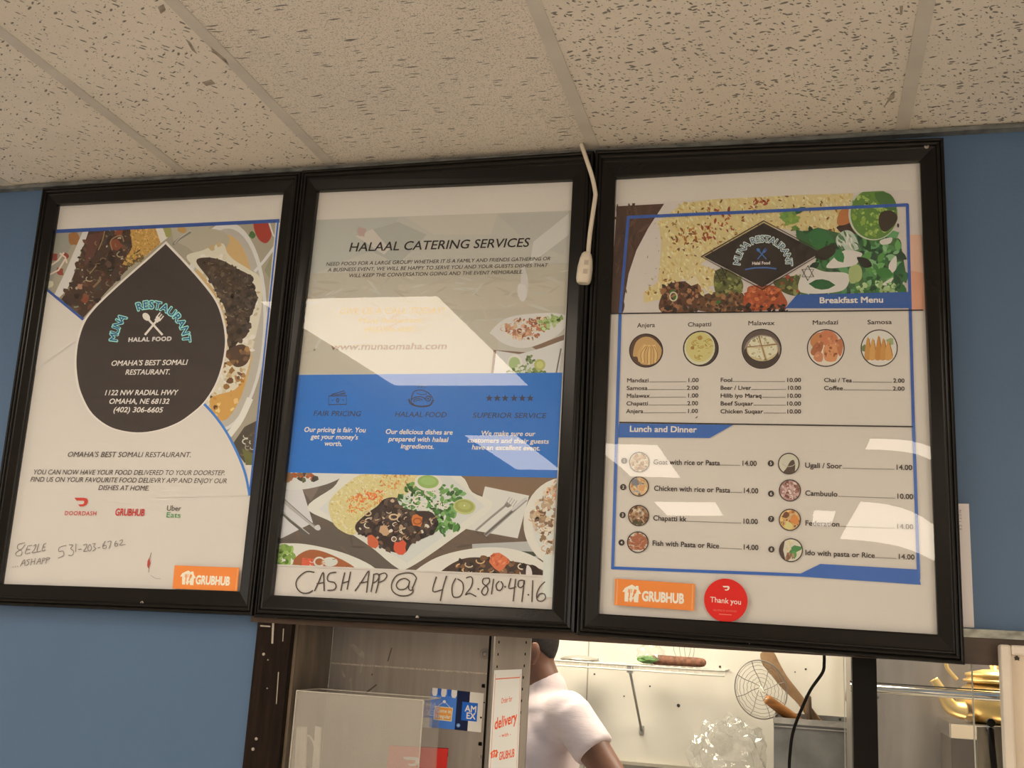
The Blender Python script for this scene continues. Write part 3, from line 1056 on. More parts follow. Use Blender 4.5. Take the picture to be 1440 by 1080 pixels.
pr.scatter(fd, 90, [(178, 112, 82), (150, 92, 64), (196, 150, 116), (122, 82, 58), (206, 176, 140)], (3, 9), 'blob')
pr.scatter(fd, 30, [(216, 190, 156), (190, 130, 98)], (5, 12), 'arc', asp=0.25)
pr.scatter([(758, 450), (776, 444), (792, 446), (782, 458), (762, 464)], 50, [(150, 170, 96), (176, 190, 130), (120, 140, 72)], (3, 8), 'blob')
pr.poly([(763, 489), (793, 478), (791, 524), (694, 526), (698, 493), (730, 498)], (204, 198, 188))
pr.ell(724, 510, 10.5, 11.5, (214, 208, 192)); pr.ell(723.5, 511, 8, 9, (160, 178, 120))
pr.scatter([(714, 522), (735, 512), (748, 515), (762, 520), (768, 526), (714, 526)], 60, [(110, 130, 70), (150, 164, 110), (200, 206, 176), (82, 104, 56)], (3, 8), 'blob')
pr.scatter([(740, 502), (750, 500), (752, 510), (742, 512)], 14, [(90, 110, 62), (120, 134, 84)], (3, 6), 'blob')
pr.ell(759, 513, 8, 8, (170, 170, 96)); pr.ell(759, 513, 5, 5, (188, 188, 116))
pr.stroke([(789, 490), (785, 510), (782, 526)], 2, (110, 100, 90)); pr.stroke([(791, 496), (787, 526)], 2.2, (188, 180, 168))
pr.clip = None
pr.flush('faded_picture', sheet, 'pale faded picture with a plate at its edge')
pr.poly([(416.5, 527.2), (790.7, 524), (783.2, 672), (400.5, 664.3)], (22, 104, 182))
pr.flush('blue_band', sheet, 'blue band')
DK = (30, 26, 28)
pr.text('HALAAL CATERING SERVICES', (489.5, 353.8), (743.5, 346.8), 12.2, DK, 0.012, 0.16)
D2 = (70, 62, 56)
pr.text('NEED FOOD FOR A LARGE GROUP? WHETHER IT IS A FAMILY AND FRIENDS GATHERING OR', (458, 373.8), (773.5, 366), 5.0, D2, 0.008, 0.16)
pr.text('A BUSINESS EVENT, WE WILL BE HAPPY TO SERVE YOU AND YOUR GUESTS DISHES THAT', (460.7, 382), (769.7, 375.2), 5.0, D2, 0.008, 0.16)
pr.text('WILL KEEP THE CONVERSATION GOING AND THE EVENT MEMORABLE.', (490, 390), (735, 384.7), 5.0, D2, 0.008, 0.16)
pr.flush('heading_lettering', sheet)
OR = (206, 160, 92)
pr.text('GIVE US A CALL TODAY!', (476.3, 441.6), (624.8, 440.4), 8.2, OR, 0.012, 0.16)
pr.text('Muna Restaurant', (504, 454.2), (592.6, 453.2), 6.6, OR, 0.012)
pr.text('(402)306-6605', (511.7, 466.7), (583, 465.8), 6.6, OR, 0.012)
pr.text('www.munaomaha.com', (464.8, 492), (628.3, 490.8), 9.2, (128, 104, 84), 0.022, 0.1)
pr.flush('orange_lettering', sheet, 'pale orange lettering')
IC = (44, 50, 76)


def frame_rect(pr, q, wd, c):
    pr.stroke([q[0], q[1], q[2], q[3], q[0], q[1]], wd, c)


frame_rect(pr, [(462.5, 557), (487.5, 556.5), (487, 568.5), (462, 569)], 1.3, IC)
pr.stroke([(466, 555), (484, 549.5), (486, 552), (474, 555.5)], 1.2, IC); pr.stroke([(466, 555.5), (486, 554)], 1.0, IC)
pr.ell(474.8, 562.8, 2.2, 3.4, IC); pr.ell(474.8, 562.8, 0.9, 1.8, (22, 104, 182)); pr.ell(467.6, 563, 0.9, 0.9, IC, n=8); pr.ell(482.4, 562.6, 0.9, 0.9, IC, n=8)
pr.flush('banknote_icon', sheet)
pr.stroke([(575, 561), (578, 568), (590, 571.5), (604, 570), (609.5, 562)], 2.2, IC, sm=4)
pr.ring(588, 563.5, 10, 1.3, IC, ry=5.6, a0=2.2, a1=6.1, rot=-0.1); pr.ring(588, 564, 6, 1.2, IC, ry=3.6, a0=2.6, a1=6.0); pr.ring(588, 564.5, 3, 1.0, IC, ry=1.8, a0=2.6, a1=6.0)
pr.ring(602, 560.5, 3.6, 1.3, IC); pr.ell(602, 560.5, 1.4, 1.4, IC, n=10); pr.stroke([(578, 562), (582, 551), (592, 548.5), (603, 553), (609, 561)], 1.3, IC, sm=4); pr.stroke([(586, 553), (592, 555), (600, 554)], 1.0, IC)
for k in range(3): pr.stroke([(587.5 + 4.6 * k, 545.5), (589 + 4.6 * k, 543.5), (587 + 4.6 * k, 541.8), (588.4 + 4.6 * k, 540)], 0.9, IC)
pr.flush('noodle_bowl_icon', sheet)
for x in (688, 699.3, 710.3, 723, 734.4, 745.6):
    st = []
    for k in range(10):
        a = -PI / 2 + k * PI / 5
        r = 5.6 if k % 2 == 0 else 2.2
        st.append((x + r * math.cos(a), 560 + r * math.sin(a)))
    pr.poly(st, IC)
pr.flush('star_icons', sheet)
pr.text('FAIR PRICING', (440, 584.7), (507.3, 585.4), 7.2, IC, 0.006, 0.16)
pr.text('HALAAL FOOD', (554.5, 586), (627.6, 586.8), 7.2, IC, 0.006, 0.16)
pr.text('SUPERIOR SERVICE', (664, 587.4), (767.5, 588.2), 7.2, IC, 0.006, 0.16)
pr.flush('service_headings', sheet)
for (s, a, b) in (('Our pricing is fair. You', (427, 607.2), (514, 608)), ("get your money's", (437, 616.9), (503, 618)), ('worth.', (455.8, 626.6), (481, 627.3)),
                  ('Our delicious dishes are', (541.6, 610), (636.3, 611.2)), ('prepared with halaal', (545.8, 620.3), (630, 621.5)), ('ingredients.', (563, 630.4), (610.3, 631.2)),
                  ('We make sure our', (676, 612.4), (752, 613.2)), ('customers and their guests', (657, 622), (771.6, 623.9)), ('have an excellent event.', (663, 632), (759.5, 633.5))):
    pr.text(s, a, b, 6.6, (232, 226, 220), 0.024, 0.14)
pr.flush('white_lettering', sheet)
# food picture at the foot
pr.lv = 4e-5
pr.clip = [(400.4, 664.3), (783.2, 672), (776, 810.5), (386, 794)]
pr.poly(pr.clip, (104, 86, 72))
pr.poly([(386, 690), (560, 664), (560, 810), (380, 810)], (96, 86, 76))
pr.poly([(600, 668), (790, 668), (790, 720), (690, 700)], (122, 96, 74))
pr.scatter([(390, 700), (780, 700), (780, 800), (390, 800)], 120, [(98, 82, 70), (108, 90, 76), (88, 76, 66)], (10, 34), 'grain', ang=0.4, asp=0.12, jit=5)
# napkins and cutlery
pr.poly([(398, 690), (425, 687), (440, 735), (396, 757), (384, 754)], (200, 194, 188))
pr.poly([(424, 687), (452, 680), (437, 705)], (118, 104, 92))
for st, wd, c in ((((394, 699), (408, 713), (444, 742)), 4.2, (170, 164, 156)), (((396, 698), (410, 711), (448, 744)), 1.0, (108, 100, 94)), (((394, 718), (408, 732), (434, 753)), 4.4, (92, 88, 82)), (((394, 717), (410, 731), (435, 751)), 1.2, (184, 178, 168))): pr.stroke(st, wd, c)
pr.smooth([(443, 740), (448, 738), (451, 743), (448, 746), (443, 744)], (196, 190, 182))
pr.poly([(682, 684), (744, 697), (728, 757), (656, 744), (675, 712)], (208, 202, 194))
pr.poly([(664, 765), (770, 760), (776, 788), (664, 772)], (176, 172, 164))
pr.poly([(732, 775), (752, 776), (754, 782), (738, 783)], (70, 76, 62))
pr.stroke([(740, 702), (710, 728), (682, 753)], 5.4, (150, 144, 136)); pr.stroke([(724, 716), (682, 752)], 2.4, (92, 86, 80)); pr.stroke([(741, 700), (720, 718)], 3, (196, 190, 182))
pr.stroke([(712, 710), (690, 728), (669, 746)], 3.0, (140, 132, 124)); pr.poly([(709, 711), (712, 705), (720, 711), (714, 714)], (120, 112, 104))
for k in range(4): pr.stroke([(711 + 3.4 * k, 708 + 1.6 * k), (717 + 3.4 * k, 699 + 1.6 * k)], 1.1, (166, 160, 150))
# plates
pr.smooth([(386, 664), (470, 664), (484, 668), (462, 680), (428, 688), (398, 689), (384, 688)], (204, 200, 196))
pr.scatter([(400, 664), (440, 666), (446, 676), (400, 676)], 26, [(170, 88, 52), (90, 96, 66), (60, 56, 48), (140, 100, 66)], (4, 11), 'blob')
pr.smooth([(500, 662), (634, 664), (664, 692), (692, 712), (630, 762), (574, 799), (556, 797), (520, 768), (470, 736), (432, 714), (468, 686)], (212, 208, 206))
pr.poly([(508, 664), (630, 667), (682, 712), (572, 792), (448, 716)], (204, 201, 200))
ricep = [(508, 668), (560, 664), (590, 667), (578, 690), (552, 704), (520, 722), (505, 746), (492, 752), (470, 738), (462, 712), (470, 696), (488, 680)]
pr.smooth(ricep, (206, 190, 132))
pr.scatter(ricep, 420, [(220, 206, 150), (204, 184, 116), (228, 218, 176), (196, 170, 96), (212, 196, 140)], (3.0, 6.5), 'grain', asp=0.3)
pr.scatter([(510, 690), (548, 690), (534, 706), (505, 722), (490, 726), (486, 702)], 70, [(214, 136, 60), (208, 150, 80), (222, 120, 56)], (3, 6), 'grain')
pr.scatter([(490, 696), (538, 690), (532, 702), (492, 708)], 46, [(224, 110, 58), (214, 126, 70)], (3, 6.5), 'grain')
pr.scatter([(534, 668), (584, 668), (564, 690), (536, 684)], 50, [(206, 146, 80), (220, 170, 96), (196, 128, 64)], (3, 6), 'grain')
green = [(566, 680), (590, 672), (614, 674), (634, 682), (652, 690), (650, 704), (640, 722), (644, 742), (628, 756), (616, 748), (606, 726), (584, 722), (566, 716), (562, 698)]
pr.scatter(green, 130, [(62, 104, 52), (84, 132, 66), (46, 82, 42), (108, 150, 84)], (6, 14), 'grain', asp=0.55)
pr.scatter([(566, 700), (590, 690), (626, 692), (632, 708), (606, 724), (570, 716)], 60, [(214, 218, 198), (188, 204, 168), (226, 226, 212)], (6, 15), 'arc', asp=0.3)
pr.scatter(green, 40, [(96, 148, 72), (120, 164, 92), (58, 112, 50)], (5, 11), 'grain', asp=0.6)
pr.ell(602.5, 678.5, 19.5, 12.4, (214, 212, 204), rot=0.08); pr.ell(602, 677.5, 15, 9.2, (140, 168, 92), rot=0.08); pr.ell(602, 676.5, 11, 5.6, (150, 178, 102), rot=0.08)
pr.ell(653, 712.5, 15.8, 10.8, (178, 182, 116), rot=0.12); pr.ell(653, 711.8, 13.6, 8.8, (156, 158, 84), rot=0.12); pr.ell(653, 711, 9, 5.4, (168, 170, 98), rot=0.12); pr.ell(653, 711, 1.4, 1.0, (206, 206, 160))
dark = [(540, 702), (556, 700), (564, 712), (582, 718), (606, 720), (616, 736), (606, 752), (580, 764), (568, 778), (540, 772), (524, 758), (504, 750), (500, 738), (516, 722), (530, 712)]
pr.smooth(dark, (56, 44, 42))
pr.scatter(dark, 110, [(48, 38, 38), (62, 50, 48), (78, 62, 54), (40, 34, 36), (94, 74, 60)], (5, 13), 'blob')
pr.scatter(dark, 26, [(196, 166, 130), (214, 196, 166), (160, 120, 88)], (5, 12), 'arc', asp=0.26)
pr.scatter(dark, 24, [(180, 150, 120), (120, 86, 62), (206, 190, 170)], (3, 7), 'blob')
pr.ring(553.5, 727, 6, 2.0, (206, 178, 140), ry=3.6); pr.ring(517, 722, 4.6, 1.8, (198, 168, 130), ry=3)
for (x, y, r, c) in ((587, 732, 8, (196, 112, 56)), (524, 762, 9, (196, 96, 62)), (562, 770, 10, (206, 84, 58)), (540, 746, 7, (190, 152, 116))): pr.blob(x, y, r, c, 0.25, 11)
pr.ring(587, 733, 5.5, 1.6, (150, 76, 38), ry=4); pr.ring(554, 758, 3.2, 1.2, (226, 214, 196))
# small plates at the foot
pr.smooth([(384, 770), (410, 764), (446, 768), (490, 780), (526, 798), (526, 812), (380, 812)], (212, 210, 204))
pr.scatter([(388, 770), (410, 768), (416, 796), (386, 796)], 50, [(124, 150, 70), (150, 176, 92), (96, 124, 56)], (5, 12), 'blob')
pr.smooth([(414, 786), (436, 773), (466, 780), (500, 800), (470, 806), (420, 800)], (158, 92, 56))
pr.poly([(425, 784), (441, 786), (440, 796), (424, 796)], (206, 92, 66)); pr.ell(464, 790, 11, 6.5, (204, 200, 184)); pr.ring(449, 790, 7, 2.4, (206, 196, 180), ry=6)
pr.scatter([(420, 784), (466, 782), (496, 800), (424, 800)], 18, [(190, 120, 80), (220, 206, 186), (120, 66, 44)], (4, 9), 'arc', asp=0.3)
pr.smooth([(580, 806), (614, 784), (660, 772), (706, 770), (746, 780), (776, 802), (776, 816), (580, 816)], (214, 211, 206))
fd = [(622, 802), (650, 786), (680, 784), (712, 788), (750, 796), (764, 812), (622, 812)]
pr.smooth(fd, (72, 54, 46))
pr.scatter(fd, 60, [(56, 44, 40), (90, 68, 54), (120, 84, 58), (44, 38, 36)], (5, 12), 'blob')
pr.scatter(fd, 20, [(196, 160, 110), (210, 190, 160)], (5, 12), 'arc', asp=0.3)
pr.blob(702, 790, 14, (206, 110, 72), 0.25, 12, 0.8); pr.scatter([(690, 776), (716, 782), (712, 796), (692, 794)], 14, [(222, 134, 92), (190, 90, 56)], (4, 10), 'grain')
pr.smooth([(745, 795), (756, 798), (764, 812), (746, 812)], (46, 30, 26)); pr.smooth([(741, 795), (747, 800), (748, 812), (740, 810)], (214, 200, 190))
pr.ell(796, 735, 60, 64, (214, 209, 204), n=40); pr.ell(800, 735, 52, 56, (206, 202, 198), n=40)
fd = [(784, 676), (770, 690), (756, 705), (746, 728), (752, 748), (764, 764), (770, 780), (790, 780), (790, 676)]
pr.scatter(fd, 120, [(176, 148, 116), (200, 176, 146), (146, 116, 88), (122, 92, 72), (214, 196, 170)], (5, 12), 'blob')
pr.scatter(fd, 30, [(220, 204, 180), (190, 150, 110)], (6, 16), 'arc', asp=0.25)
pr.scatter([(770, 676), (786, 676), (786, 706), (768, 702)], 26, [(210, 150, 110), (222, 166, 122)], (3, 8), 'grain')
pr.clip = None
pr.flush('food_picture', sheet, 'printed food picture with a square white plate of rice and meat')
pr.poly([(390, 793.5), (765, 809), (764.6, 811), (390, 795.6)], SHEET); pr.poly([(764, 780), (783, 780), (780, 840), (763, 840)], (206, 204, 200))
pr.lv += 1e-5
HW_M1 = [[(305, 760), (250, 755), (200, 790), (178, 830), (185, 870), (215, 900), (260, 903), (295, 885)], [(305, 890), (335, 825), (365, 760), (370, 830), (372, 890)], [(320, 840), (370, 830)],
         [(455, 760), (415, 765), (395, 790), (400, 820), (440, 830), (455, 855), (440, 880), (395, 885)], [(515, 760), (500, 820), (487, 888)], [(555, 755), (540, 830), (530, 880)], [(500, 835), (545, 820)],
         [(585, 890), (640, 810), (680, 750), (672, 830), (665, 900)], [(615, 835), (670, 825)], [(715, 770), (708, 830), (695, 895)], [(715, 775), (740, 770), (750, 790), (735, 820), (708, 835)],
         [(755, 770), (745, 840), (728, 905)], [(755, 775), (790, 765), (805, 785), (785, 815), (750, 830)],
         [(1010, 800), (985, 770), (930, 765), (870, 785), (838, 840), (845, 890), (890, 920), (950, 920), (985, 895), (980, 860)],
         [(960, 820), (930, 803), (890, 815), (870, 850), (890, 878), (930, 875), (955, 850), (962, 820), (955, 870), (975, 885), (990, 850), (1010, 800)]]
HW_M2 = [[(165, 790), (140, 890), (205, 880)], [(235, 785), (210, 870), (192, 958)], [(300, 800), (275, 850), (275, 910), (290, 932), (330, 925), (350, 880), (345, 830), (310, 805)],
         [(370, 800), (400, 790), (415, 810), (405, 860), (365, 915), (395, 905), (440, 928)], [(455, 875)], [(530, 800), (490, 805), (485, 835), (515, 860), (520, 890), (500, 918), (478, 900), (490, 870), (530, 830), (530, 800)],
         [(560, 805), (545, 912)], [(600, 820), (578, 845), (585, 880), (610, 882), (625, 850), (610, 822)], [(640, 860)], [(680, 800), (665, 870), (715, 860)], [(712, 805), (695, 960)],
         [(765, 815), (735, 820), (730, 855), (750, 865), (772, 840), (770, 815), (765, 880), (755, 965)], [(800, 915)], [(830, 815), (825, 965)],
         [(915, 825), (880, 860), (858, 910), (862, 950), (890, 960), (918, 940), (910, 910), (880, 910), (862, 935)]]
handwriting(pr, HW_M1, 380, 650, 0.2037, 1.7, (74, 62, 54))
handwriting(pr, HW_M2, 580, 650, 0.2037, 1.7, (74, 62, 54))
pr.flush('handwriting', sheet, 'dark marker handwriting')

# ================= right board: the price list
out_R = [(837.5, 210.5), (1327, 194), (1357, 935), (810.5, 893)]
in_R = [(865.8, 249.5), (1294, 225.8), (1318.8, 892.3), (841.7, 863)]


# millimetres of bow of the loose acrylic sheet, terms (i, j, c) of c * s^i * t^j with s, t from -1 to 1
BOW = [(0, 1, -0.0303), (0, 2, -1.517), (0, 3, -0.7493), (0, 4, 5.655), (0, 5, 1.1128), (0, 6, -6.705), (0, 7, -0.3762), (0, 8, 2.5428), (1, 0, 0.1415), (1, 1, 0.8076), (1, 2, 0.253), (1, 3, -3.8916), (1, 4, -2.2009), (1, 5, 4.0982), (1, 6, 1.7684), (1, 7, -1.1915), (2, 0, 1.0261), (2, 1, -0.0745), (2, 2, 2.5102), (2, 3, 2.7944), (2, 4, -7.7573), (2, 5, -3.2027), (2, 6, 5.5868), (3, 0, 1.4558), (3, 1, -1.1837), (3, 2, 1.5163), (3, 3, 7.6066), (3, 4, 1.4185), (3, 5, -6.0103), (4, 0, -2.5097), (4, 1, -1.0171), (4, 2, 0.5911), (4, 3, 0.2857), (4, 4, 1.4576), (5, 0, -5.6319), (5, 1, -1.1895), (5, 2, -3.0742), (5, 3, -0.8042), (6, 0, 0.0504), (6, 1, 1.6289), (6, 2, -2.4799), (7, 0, 3.8971), (7, 1, 1.9334), (8, 0, 1.2164)]


def waves_r(u, v):
    """the sheet bows near its lower right corner"""
    s, t = 2 * u - 1, 2 * v - 1
    return 0.001 * sum(c * s ** i * t ** j for i, j, c in BOW)


board_r, sheet = board('black framed board with breakfast and lunch price lists, rightmost of the three', out_R, in_R, waves_r)
screw(1303, 206, -0.0185, board_r, 0.0046); screw(1054, 903, -0.0205, board_r, 0.003)
pr = Print()
pr.clip = [(864, 287), (1292, 266), (1301.5, 436), (857, 441)]
pr.poly(pr.clip, (204, 190, 176))
# white plate and brown table corner
pr.poly([(867.5, 290), (934, 286.5), (912, 320), (895, 352), (884, 385), (878, 420), (875, 441), (857, 441)], (76, 52, 42))
pr.scatter([(867, 292), (925, 290), (890, 350), (878, 436), (862, 438)], 60, [(84, 58, 46), (70, 48, 40), (90, 62, 50), (64, 46, 40)], (8, 26), 'grain', ang=1.5, asp=0.2, jit=4)
ricer = [(960, 286), (1010, 279), (1100, 275), (1200, 272), (1195, 300), (1180, 330), (1150, 330), (1120, 325), (1075, 318), (1000, 360), (985, 372), (1020, 385), (1012, 400), (985, 405), (960, 392), (935, 420), (905, 426), (905, 412), (925, 396), (928, 370), (930, 340), (926, 312)]
pr.poly(ricer, (206, 184, 128))
R1 = [(216, 200, 150), (206, 184, 122), (222, 208, 160), (196, 166, 96), (212, 190, 130)]
pr.scatter(ricer, 700, R1, (4, 9), 'grain', ang=1.2, asp=0.36)
pr.scatter(ricer, 150, [(150, 100, 52), (126, 82, 44), (164, 120, 60), (110, 76, 46)], (3, 7), 'grain', asp=0.4)
pr.scatter([(990, 285), (1030, 285), (1060, 305), (1030, 330), (985, 340)], 34, [(158, 72, 44), (140, 62, 40), (176, 96, 56)], (4, 10), 'grain', ang=1.3, asp=0.4)
pr.scatter([(950, 320), (980, 320), (985, 350), (950, 350)], 20, [(170, 104, 44), (130, 80, 44)], (4, 9), 'grain', asp=0.4)
pr.scatter([(1060, 280), (1090, 280), (1064, 306), (1052, 300)], 14, [(150, 66, 44), (170, 90, 54)], (4, 9), 'grain', asp=0.4)
pr.scatter(ricer, 180, R1, (3, 7), 'grain', ang=1.0, asp=0.36)
pr.scatter([(908, 312), (930, 312), (928, 390), (908, 412)], 16, [(186, 168, 130), (160, 140, 110)], (2, 5), 'grain', asp=0.3)
# meat row
for (pts, c) in (([(932, 412), (945, 398), (975, 396), (985, 405), (984, 436), (930, 438)], (88, 56, 40)), ([(985, 418), (1010, 410), (1044, 412), (1042, 436), (984, 437)], (98, 66, 44)),
                 ([(1050, 412), (1056, 402), (1090, 402), (1100, 412), (1104, 432), (1048, 436)], (164, 76, 42)), ([(1006, 382), (1020, 378), (1042, 392), (1042, 410), (1012, 416), (1004, 402)], (92, 92, 50)),
                 ([(1088, 395), (1128, 388), (1128, 410), (1118, 416), (1100, 410)], (76, 78, 44))): pr.smooth(pts, c)
for rg, cl, n in (([(932, 402), (985, 398), (985, 437), (930, 438)], [(120, 78, 54), (70, 44, 34), (146, 98, 66), (54, 36, 30), (168, 120, 84)], 90), ([(985, 416), (1044, 410), (1042, 437), (985, 437)], [(120, 86, 56), (74, 50, 36), (150, 104, 66), (60, 44, 34)], 70),
                  ([(1050, 406), (1098, 404), (1102, 434), (1048, 436)], [(176, 80, 44), (150, 64, 36), (196, 110, 66), (120, 56, 36)], 70), ([(1006, 382), (1042, 388), (1042, 410), (1006, 414)], [(110, 116, 60), (76, 80, 44), (130, 130, 70), (54, 58, 38)], 40),
                  ([(1095, 392), (1128, 388), (1126, 412), (1100, 412)], [(110, 112, 60), (70, 76, 44), (134, 136, 80), (150, 60, 40)], 34)):
    pr.scatter(rg, n, cl, (3, 9), 'blob')
for (x, y) in ((945, 410), (1010, 425), (950, 418)): pr.leaf(x, y, 9, 5, -0.5, (56, 104, 48))
pr.ring(947, 417, 5, 2, (196, 186, 150), ry=6); pr.poly([(964, 396), (978, 388), (984, 398), (972, 402)], (214, 196, 160))
pr.scatter([(980, 392), (1002, 388), (1000, 412), (986, 414)], 24, R1, (5, 10), 'grain', ang=1.0, asp=0.4)
pr.scatter([(930, 430), (1110, 428), (1110, 438), (930, 439)], 40, [(40, 30, 28), (58, 42, 34)], (4, 8), 'blob')
# salad side
pr.poly([(1176, 320), (1200, 300), (1216, 320), (1210, 345), (1180, 325)], (62, 44, 38))
pr.smooth([(1182, 296), (1198, 292), (1196, 312), (1178, 316)], (176, 110, 62))
gr = [(1118, 330), (1150, 320), (1190, 330), (1230, 340), (1256, 326), (1268, 350), (1274, 385), (1266, 408), (1250, 412), (1128, 412), (1140, 385), (1152, 356)]
pr.poly(gr, (56, 92, 56))
G1 = [(46, 96, 56), (60, 118, 66), (38, 76, 46), (84, 136, 84), (34, 60, 42), (70, 106, 60)]
pr.scatter(gr, 190, G1, (9, 26), 'grain', asp=0.55)
pr.scatter([(1206, 336), (1262, 336), (1272, 380), (1262, 410), (1210, 410)], 60, [(64, 112, 58), (96, 150, 80), (44, 84, 48), (120, 160, 110)], (8, 20), 'grain', asp=0.5)
for pts in ([(1162, 376), (1176, 360), (1194, 350), (1206, 362), (1204, 372), (1186, 376)], [(1128, 384), (1140, 376), (1160, 382), (1190, 384), (1194, 396), (1180, 410), (1126, 411)], [(1238, 338), (1254, 334), (1252, 342), (1240, 344)],
            [(1250, 372), (1260, 360), (1260, 378), (1252, 384)], [(1240, 400), (1256, 390), (1250, 400)], [(1196, 352), (1212, 356), (1208, 362)]): pr.smooth(pts, (208, 198, 184))
pr.smooth([(1176, 334), (1188, 324), (1200, 328), (1208, 346), (1202, 352), (1180, 348)], (178, 186, 166))
pr.scatter([(1176, 334), (1190, 324), (1208, 346), (1182, 350)], 22, [(110, 140, 104), (214, 208, 194), (70, 110, 72)], (6, 14), 'grain', ang=1.0, asp=0.3)
for (x, y, l, wd, a, c) in ((1152, 332, 38, 20, 0.1, (44, 104, 58)), (1130, 336, 36, 14, 0.9, (52, 96, 54)), (1156, 400, 38, 15, 0.05, (36, 92, 50)), (1180, 360, 22, 14, 1.0, (52, 116, 62)), (1110, 306, 30, 18, 0.4, (120, 150, 66)), (1124, 296, 20, 8, -0.5, (44, 84, 46)), (1265, 378, 26, 9, -1.1, (42, 92, 56)), (1262, 396, 22, 10, 1.3, (36, 70, 46)), (1244, 384, 26, 16, 0.2, (58, 116, 54))): pr.leaf(x, y, l, wd, a, c)
pr.scatter([(1100, 300), (1124, 300), (1118, 326), (1100, 312)], 16, [(132, 156, 72), (96, 130, 60)], (6, 12), 'grain', asp=0.5)
pr.smooth([(1194, 378), (1206, 372), (1212, 380), (1210, 394), (1196, 398)], (160, 172, 110))
pr.scatter([(1200, 396), (1266, 396), (1262, 411), (1200, 411)], 44, [(150, 174, 112), (70, 120, 64), (176, 190, 140)], (3, 8), 'blob')
pr.smooth([(1150, 352), (1172, 344), (1174, 356), (1160, 366), (1148, 362)], (44, 40, 32)); pr.smooth([(1205, 362), (1220, 364), (1226, 374), (1214, 376)], (40, 40, 34))
# sauce bowl
pr.ell(1228, 301, 35, 37, (190, 188, 164), n=40); pr.ell(1229, 301, 33, 35.4, (92, 126, 58), n=40)
bw = [(1200, 276), (1230, 272), (1258, 284), (1256, 310), (1240, 330), (1218, 332), (1200, 312)]
pr.scatter(bw, 110, [(130, 156, 66), (150, 174, 84), (104, 138, 54), (170, 188, 104)], (3, 8), 'blob')
pr.smooth([(1230, 272), (1250, 272), (1260, 286), (1258, 296), (1240, 290)], (70, 104, 52))
pr.smooth([(1238, 300), (1252, 296), (1262, 304), (1258, 316), (1244, 326), (1236, 316)], (56, 46, 36)); pr.leaf(1263, 317, 7, 3, 1.5, (52, 46, 38))
pr.clip = [(864, 287), (1292, 266), (1301.5, 436), (857, 441)]
pr.poly([(1279, 330), (1297, 330), (1301.5, 436), (1281, 436)], (212, 168, 142)); pr.poly([(1280, 380), (1298, 384), (1301.5, 436), (1281, 436)], (210, 150, 118))
pr.clip = None
pr.flush('food_picture', sheet, 'printed food picture of rice, grilled meat and green salad')
# blue frame, banners, rules
for a, wd in ((((884, 305.5), (1277, 288)), 4.4), (((883.6, 304), (872, 441)), 4.2), (((872, 441), (861.5, 800)), 4.4), (((1276, 287), (1284.5, 595)), 4.4), (((1284.5, 595), (1292, 815)), 4.6)):
    pr.stroke(a, wd, (52, 86, 154) if a[0][1] < 320 else (56, 100, 168))
pr.poly([(861.5, 796.5), (1126, 806.5), (1153.6, 793), (1289, 800.8), (1290, 800), (1295, 822.3), (1129, 811), (860, 800.5)], (38, 92, 166))
pr.poly([(1104, 433.5), (1120.5, 414.5), (1280.5, 410.5), (1281, 433.3)], (46, 86, 148))
pr.poly([(870.5, 595.5), (1031, 597.4), (998, 616), (869.5, 615)], (46, 96, 166))
for a, wd in ((((857, 441), (1298, 436)), 1.7), (((871, 594), (1284, 600)), 1.9)): pr.stroke(a, wd, (30, 26, 26))
pr.flush('blue_banner_frame', sheet, 'blue outline frame with banners')
pr.text('Breakfast Menu', (1152, 426.3), (1242.5, 425.3), 8.0, (232, 224, 214), 0.035)
pr.flush('banner_lettering', sheet)
pr.text('Lunch and Dinner', (885, 607), (979.5, 608), 8.0, (226, 218, 212), 0.035)
pr.flush('banner_lettering', sheet)
# diamond logo
pr.stroke([(986, 361), (1074, 310.5), (1158, 355), (1072, 407), (986, 361), (1074, 310.5)], 1.6, (62, 44, 36))
pr.poly([(990, 361), (1074, 313.5), (1154, 355), (1072, 404)], (44, 36, 34))
for (x, y) in ((1014, 386), (1136, 384)):
    for sg in (1, -1):
        tr = [(x + 9.5 * math.cos(-sg * PI / 2 + k * 2 * PI / 3), y + 10.5 * math.sin(-sg * PI / 2 + k * 2 * PI / 3)) for k in range(3)]
        pr.stroke(tr + tr[:2], 1.2, (34, 30, 30))
pr.arc_text('MUNA RESTAURANT', 1073, 372, 32, 180, -2, 9.4, (196, 204, 214), 0.075, sp=0.05, ry=31.5)
pr.arc_text('MUNA RESTAURANT', 1073, 372, 32.4, 180, -2, 8.6, (50, 74, 110), 0.0, sp=0.05, ry=31.9)
cutlery_cross(pr, 1071, 357, 7.5, (62, 104, 164))
pr.text('Halal Food', (1057.5, 372.3), (1083.2, 371.6), 4.2, (226, 216, 208), 0.03)
pr.stroke([(1048, 379), (1062, 376.6), (1078, 376.4), (1092, 378)], 1.8, (62, 104, 164))
pr.flush('diamond_logo', sheet, 'dark diamond logo')
# breakfast dishes
pr.lv = 4e-5
T = (48, 40, 38)
for (s, a, b) in (('Anjera', (896, 460.6), (921, 459.8)), ('Chapatti', (967, 459.4), (1000.5, 458.6)), ('Malawax', (1051.7, 457.4), (1089, 457)), ('Mandazi', (1142.3, 456.6), (1179, 456)), ('Samosa', (1219.7, 456), (1254.2, 455.6))):
    pr.text(s, a, b, 6.0, T, 0.022)
pr.flush('dish_names', sheet)


def disc(cx, cy, r, base, rim=(36, 30, 30)):
    pr.ell(cx, cy, r, r, rim, n=40); pr.ell(cx, cy, r - 1.5, r - 1.5, base, n=40)


def circ(cx, cy, r, n=24): return [(cx + r * math.cos(2 * PI * k / n), cy + r * math.sin(2 * PI * k / n)) for k in range(n)]


